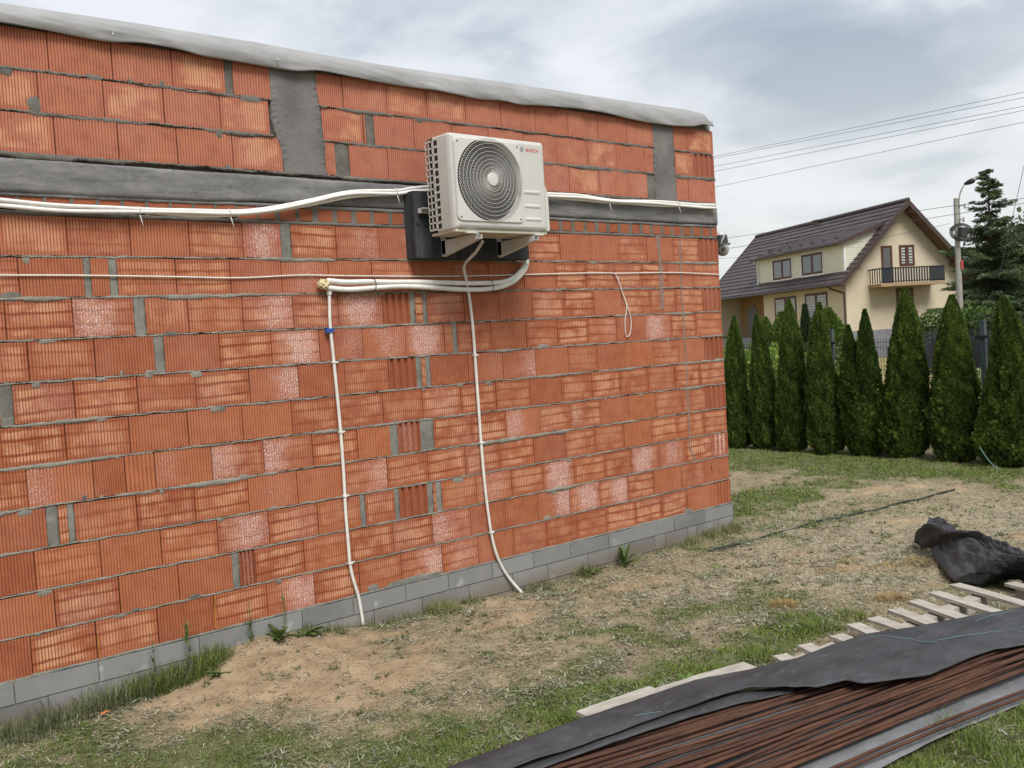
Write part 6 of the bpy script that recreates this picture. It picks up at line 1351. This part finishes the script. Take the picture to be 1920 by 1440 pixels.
# grass and weeds hugging the foundation, all along
r = np.random.default_rng(77); n = 26000; x = 1.0+r.random(n)*7.35; cl = fbm(x*3.1, x*0+5, 4); y = -.015-np.abs(r.normal(size=n))*.075; ok = r.random(n) < np.clip((cl-.36)*3.2+.10, .05, 1); x, y, cl = x[ok], y[ok], cl[ok]; n = len(x)
hh = (.025+.10*r.random(n)**2*(.4+1.4*cl)+.06*(x < 2.7)*r.random(n)); V, F, c = blades(np.stack([x, y, gz(x, y)-.004], 1), hh, .0032+.002*r.random(n), .15+.75*r.random(n), np.clip(r.random(n)*.9+.2*(x > 6.8), 0, 1), r)
link('foundation_grass', np_mesh('foundation_grass', V, F, leafmat('foundation_blade', (.07, .085, .032), (.17, .19, .075), (.36, .34, .18), .7, .25), c), label='mixed green and dry grass along the foot of the foundation', cat='grass', kind='stuff')
def tuft(name, P, n, hgt, rad_, mat, lab, seed, wd=.0035, lean=(.15, .6), cat='grass tuft', el=(1, 1), bias=None):
    r = np.random.default_rng(seed); a = r.random(n)*6.283; q = rad_*np.sqrt(r.random(n)); x = q*np.cos(a)*el[0]; y = q*np.sin(a)*el[1]; P = np.array([P[0], P[1], float(gz(P[0], P[1]))])
    z = gz(P[0]+x, P[1]+y)-P[2]-.005; hh = hgt*(.25+.75*r.random(n)**1.4)*(1-.45*q/rad_)*(.6+.8*fbm(P[0]*3+x*9+seed, y*4, 2)); V, F, c = blades(np.stack([x, y, z], 1), hh, np.full(n, wd)*(.7+.6*r.random(n)), lean[0]+(lean[1]-lean[0])*r.random(n), r.random(n), r, a+r.normal(size=n)*.7)
    t = empty(name, tuple(P), label=lab, cat=cat); link('blades', np_mesh(name, V, F, mat, c), t); return t
tuft('grass_tuft', (1.95, -.12), 1700, .34, .45, DULL, 'tall dark grass growing against the foundation at the lower left', 1, .0040, (.1, .75), el=(1.25, .35))
tuft('grass_tuft', (2.35, -.14), 1200, .30, .32, GRASS, 'tall green grass along the foundation, right of the orange stain', 2, .0038, (.1, .8), el=(1.2, .4))
tuft('grass_tuft', (1.5, -.22), 800, .20, .30, DULL, 'greyish grass against the foundation in the lower left corner', 3, .0038, (.1, .6), el=(1, .5))
tuft('grass_tuft', (1.25, -.62), 900, .10, .34, GRASS, 'bright low grass patch in the lower left corner of the yard', 4, .0042, (.4, .9), el=(1.3, .8))
tuft('grass_tuft', (4.52, -.10), 700, .20, .15, leafmat('yellow_green_blade', (.10, .13, .03), (.24, .26, .08), (.42, .40, .18), .7, .3), 'feathery yellow green tuft against the foundation between the two white pipes', 5, .0028, (.15, .75))
YO = leafmat('straw_orange_blade', (.24, .155, .06), (.42, .29, .12), (.55, .42, .22), .8, .25)
for i, (px_, py_, rd, hg, lab) in enumerate(((1668, 1062, .22, .10, 'low orange dry tuft nearest the crumpled black sheet'), (1560, 1066, .14, .07, 'flat orange dry tuft in the middle of the gravelly straw'), (1470, 1128, .11, .12, 'small rusty orange tuft at the edge of the green grass'), (1672, 1118, .13, .13, 'yellow tuft just behind the bare pallet boards'), (1730, 1050, .16, .13, 'orange dry tuft touching the crumpled black sheet'), (1590, 1048, .12, .06, 'low straw tuft left of the orange tuft'))):
    w = on_z(px_, py_, -.24); tuft('dry_grass_tuft', w, 650, hg, rd, YO, lab, 20+i, .0034, (.25, .85))
for i, (px_, py_, rd, hg, n_, lab) in enumerate(((1075, 1352, .13, .17, 420, 'lush green clump at the left tip of the pale plank'), (1180, 1288, .20, .10, 500, 'green clump behind the ragged plank'), (1360, 1262, .20, .13, 650, 'green clump overgrowing the short plank'), (1430, 1232, .16, .16, 520, 'green clump between the short plank and the sunken pallet'), (1530, 1178, .20, .15, 700, 'green clump growing through the sunken pallet'), (1600, 1150, .15, .13, 420, 'green clump behind the first bare pallet board'), (1480, 1160, .22, .10, 600, 'broad green clump behind the sunken pallet'), (1880, 1090, .14, .20, 260, 'seeding grass standing in front of the crumpled sheet'), (1010, 1410, .22, .10, 700, 'green clump left of the black sheet at the bottom'), (1760, 1370, .25, .14, 700, 'green clump at the edge of the grey sheet, lower right'), (1850, 1400, .3, .14, 800, 'thick green grass in the lower right corner'), (1690, 1420, .18, .10, 450, 'green clump at the bottom beside the bars'))):
    w = on_z(px_, py_, -.24); tuft('grass_clump', w, n_, hg, rd, GRASS, lab, 40+i, .0042, (.15, .75), cat='grass clump')
# broad-leaved weeds
LEAF = leafmat('broad_leaf', (.055, .090, .024), (.11, .17, .045), (.20, .27, .09), .55, .25)
def weed(P, n, L_, wd, lab, seed, up=(.2, 1.0), name='leafy_weed', mat=LEAF, stalk=0, yo=0):
    r = random.Random(seed); q = MB(); z0 = float(gz(P[0], P[1])); rn = []
    for k in range(n):
        a = r.random()*6.283; el = r.uniform(*up); l = L_*r.uniform(.6, 1.1); w = wd*r.uniform(.7, 1.2); d = Vector((math.cos(a), math.sin(a), 0)); s = Vector((-d.y, d.x, 0)); V = []; bz = stalk*r.random()*.8; c_ = r.random()
        for i in range(7):
            t = i/6; hz0 = el*t*(1-.45*t); p = d*l*t*math.cos(el*.9)+Vector((0, 0, bz+l*hz0*1.05)); ww = w*math.sin(math.pi*min(1, t*.93+.07))**.8; V += [p-s*ww+Vector((0, 0, ww*.4)), p, p+s*ww+Vector((0, 0, ww*.4))]; rn += [c_, max(0, c_-.25), c_]
        q.add(V, [(3*i+j, 3*i+j+1, 3*i+4+j, 3*i+3+j) for i in range(6) for j in range(2)])
    me = q.mesh(name, mat, 'all', False); at_ = me.attributes.new('tint', 'FLOAT', 'POINT'); at_.data.foreach_set('value', rn); t = empty(name, (P[0], P[1], z0), label=lab, cat='weed'); link('leaves', me, t)
    if stalk:
        q = MB(); q.tube([(0, 0, 0), (.01, 0, stalk*.5), (.0, .012, stalk)], [.004, .003, .0015], 5)
        q.build('stalk', simple('weed_stalk', (.09, .11, .05), .8), t)
weed(on_z(1172, 1062, -.3), 22, .26, .014, 'spiky leafy weed against the foundation right of the drain hose', 1, (.7, 1.45))
weed(on_z(1110, 1075, -.3), 9, .13, .022, 'small yellow green rosette left of the spiky weed', 2, (.2, .7))
weed((3.13, -.12), 16, .17, .020, 'broad leafed weed at the top of the sand heap by the foundation', 3, (.25, 1.1))
weed((3.32, -.10), 8, .17, .022, 'broad leafed weed lying over the sand heap, left of the conduit foot', 4, (.15, .6))
weed((2.50, -.10), 30, .06, .007, 'tall seeding weed stalk in front of the lowest block course', 5, (.6, 1.3), 'tall_weed', DULLM if False else LEAF, stalk=.42)
weed((2.28, -.08), 22, .055, .006, 'slimmer seeding weed stalk just left of the tall one', 6, (.6, 1.3), 'tall_weed', LEAF, stalk=.36)
weed((2.95, -.06), 18, .07, .006, 'thin branching weed with pale buds near the top of the sand heap', 7, (.6, 1.2), 'tall_weed', LEAF, stalk=.30)
weed((3.20, -.06), 14, .04, .006, 'thin dark weed stalk behind the broad leafed weed', 8, (.6, 1.2), 'tall_weed', LEAF, stalk=.36)
weed((2.62, -.28), 14, .12, .012, 'low leafy weed sprawling at the foot of the tall stalk', 9, (.1, .6))
weed(on_z(1190, 1322, -.24), 10, .12, .022, 'broad leafed weed beside the ragged plank', 10, (.3, 1.1))
weed(on_z(1130, 1345, -.24), 10, .15, .022, 'dock leaves standing at the left tip of the pale plank', 11, (.6, 1.3))
weed(on_z(1290, 1275, -.24), 10, .11, .020, 'dandelion leaves beside the short plank', 12, (.2, .8))
lf = on_z(198, 1346, -.26); q = MB(); q.add([(-.03, -.01, 0), (0, -.02, .012), (.03, 0, .004), (.01, .02, .014), (-.02, .015, .004)], [(0, 1, 2, 3, 4)]); o = q.build('fallen_leaf', simple('leaf_orange', (.55, .20, .07), .8), loc=(lf[0], lf[1], float(gz(lf[0], lf[1]))+.02)); tag(o, 'orange fallen leaf lying in the grass at the lower left', 'leaf')
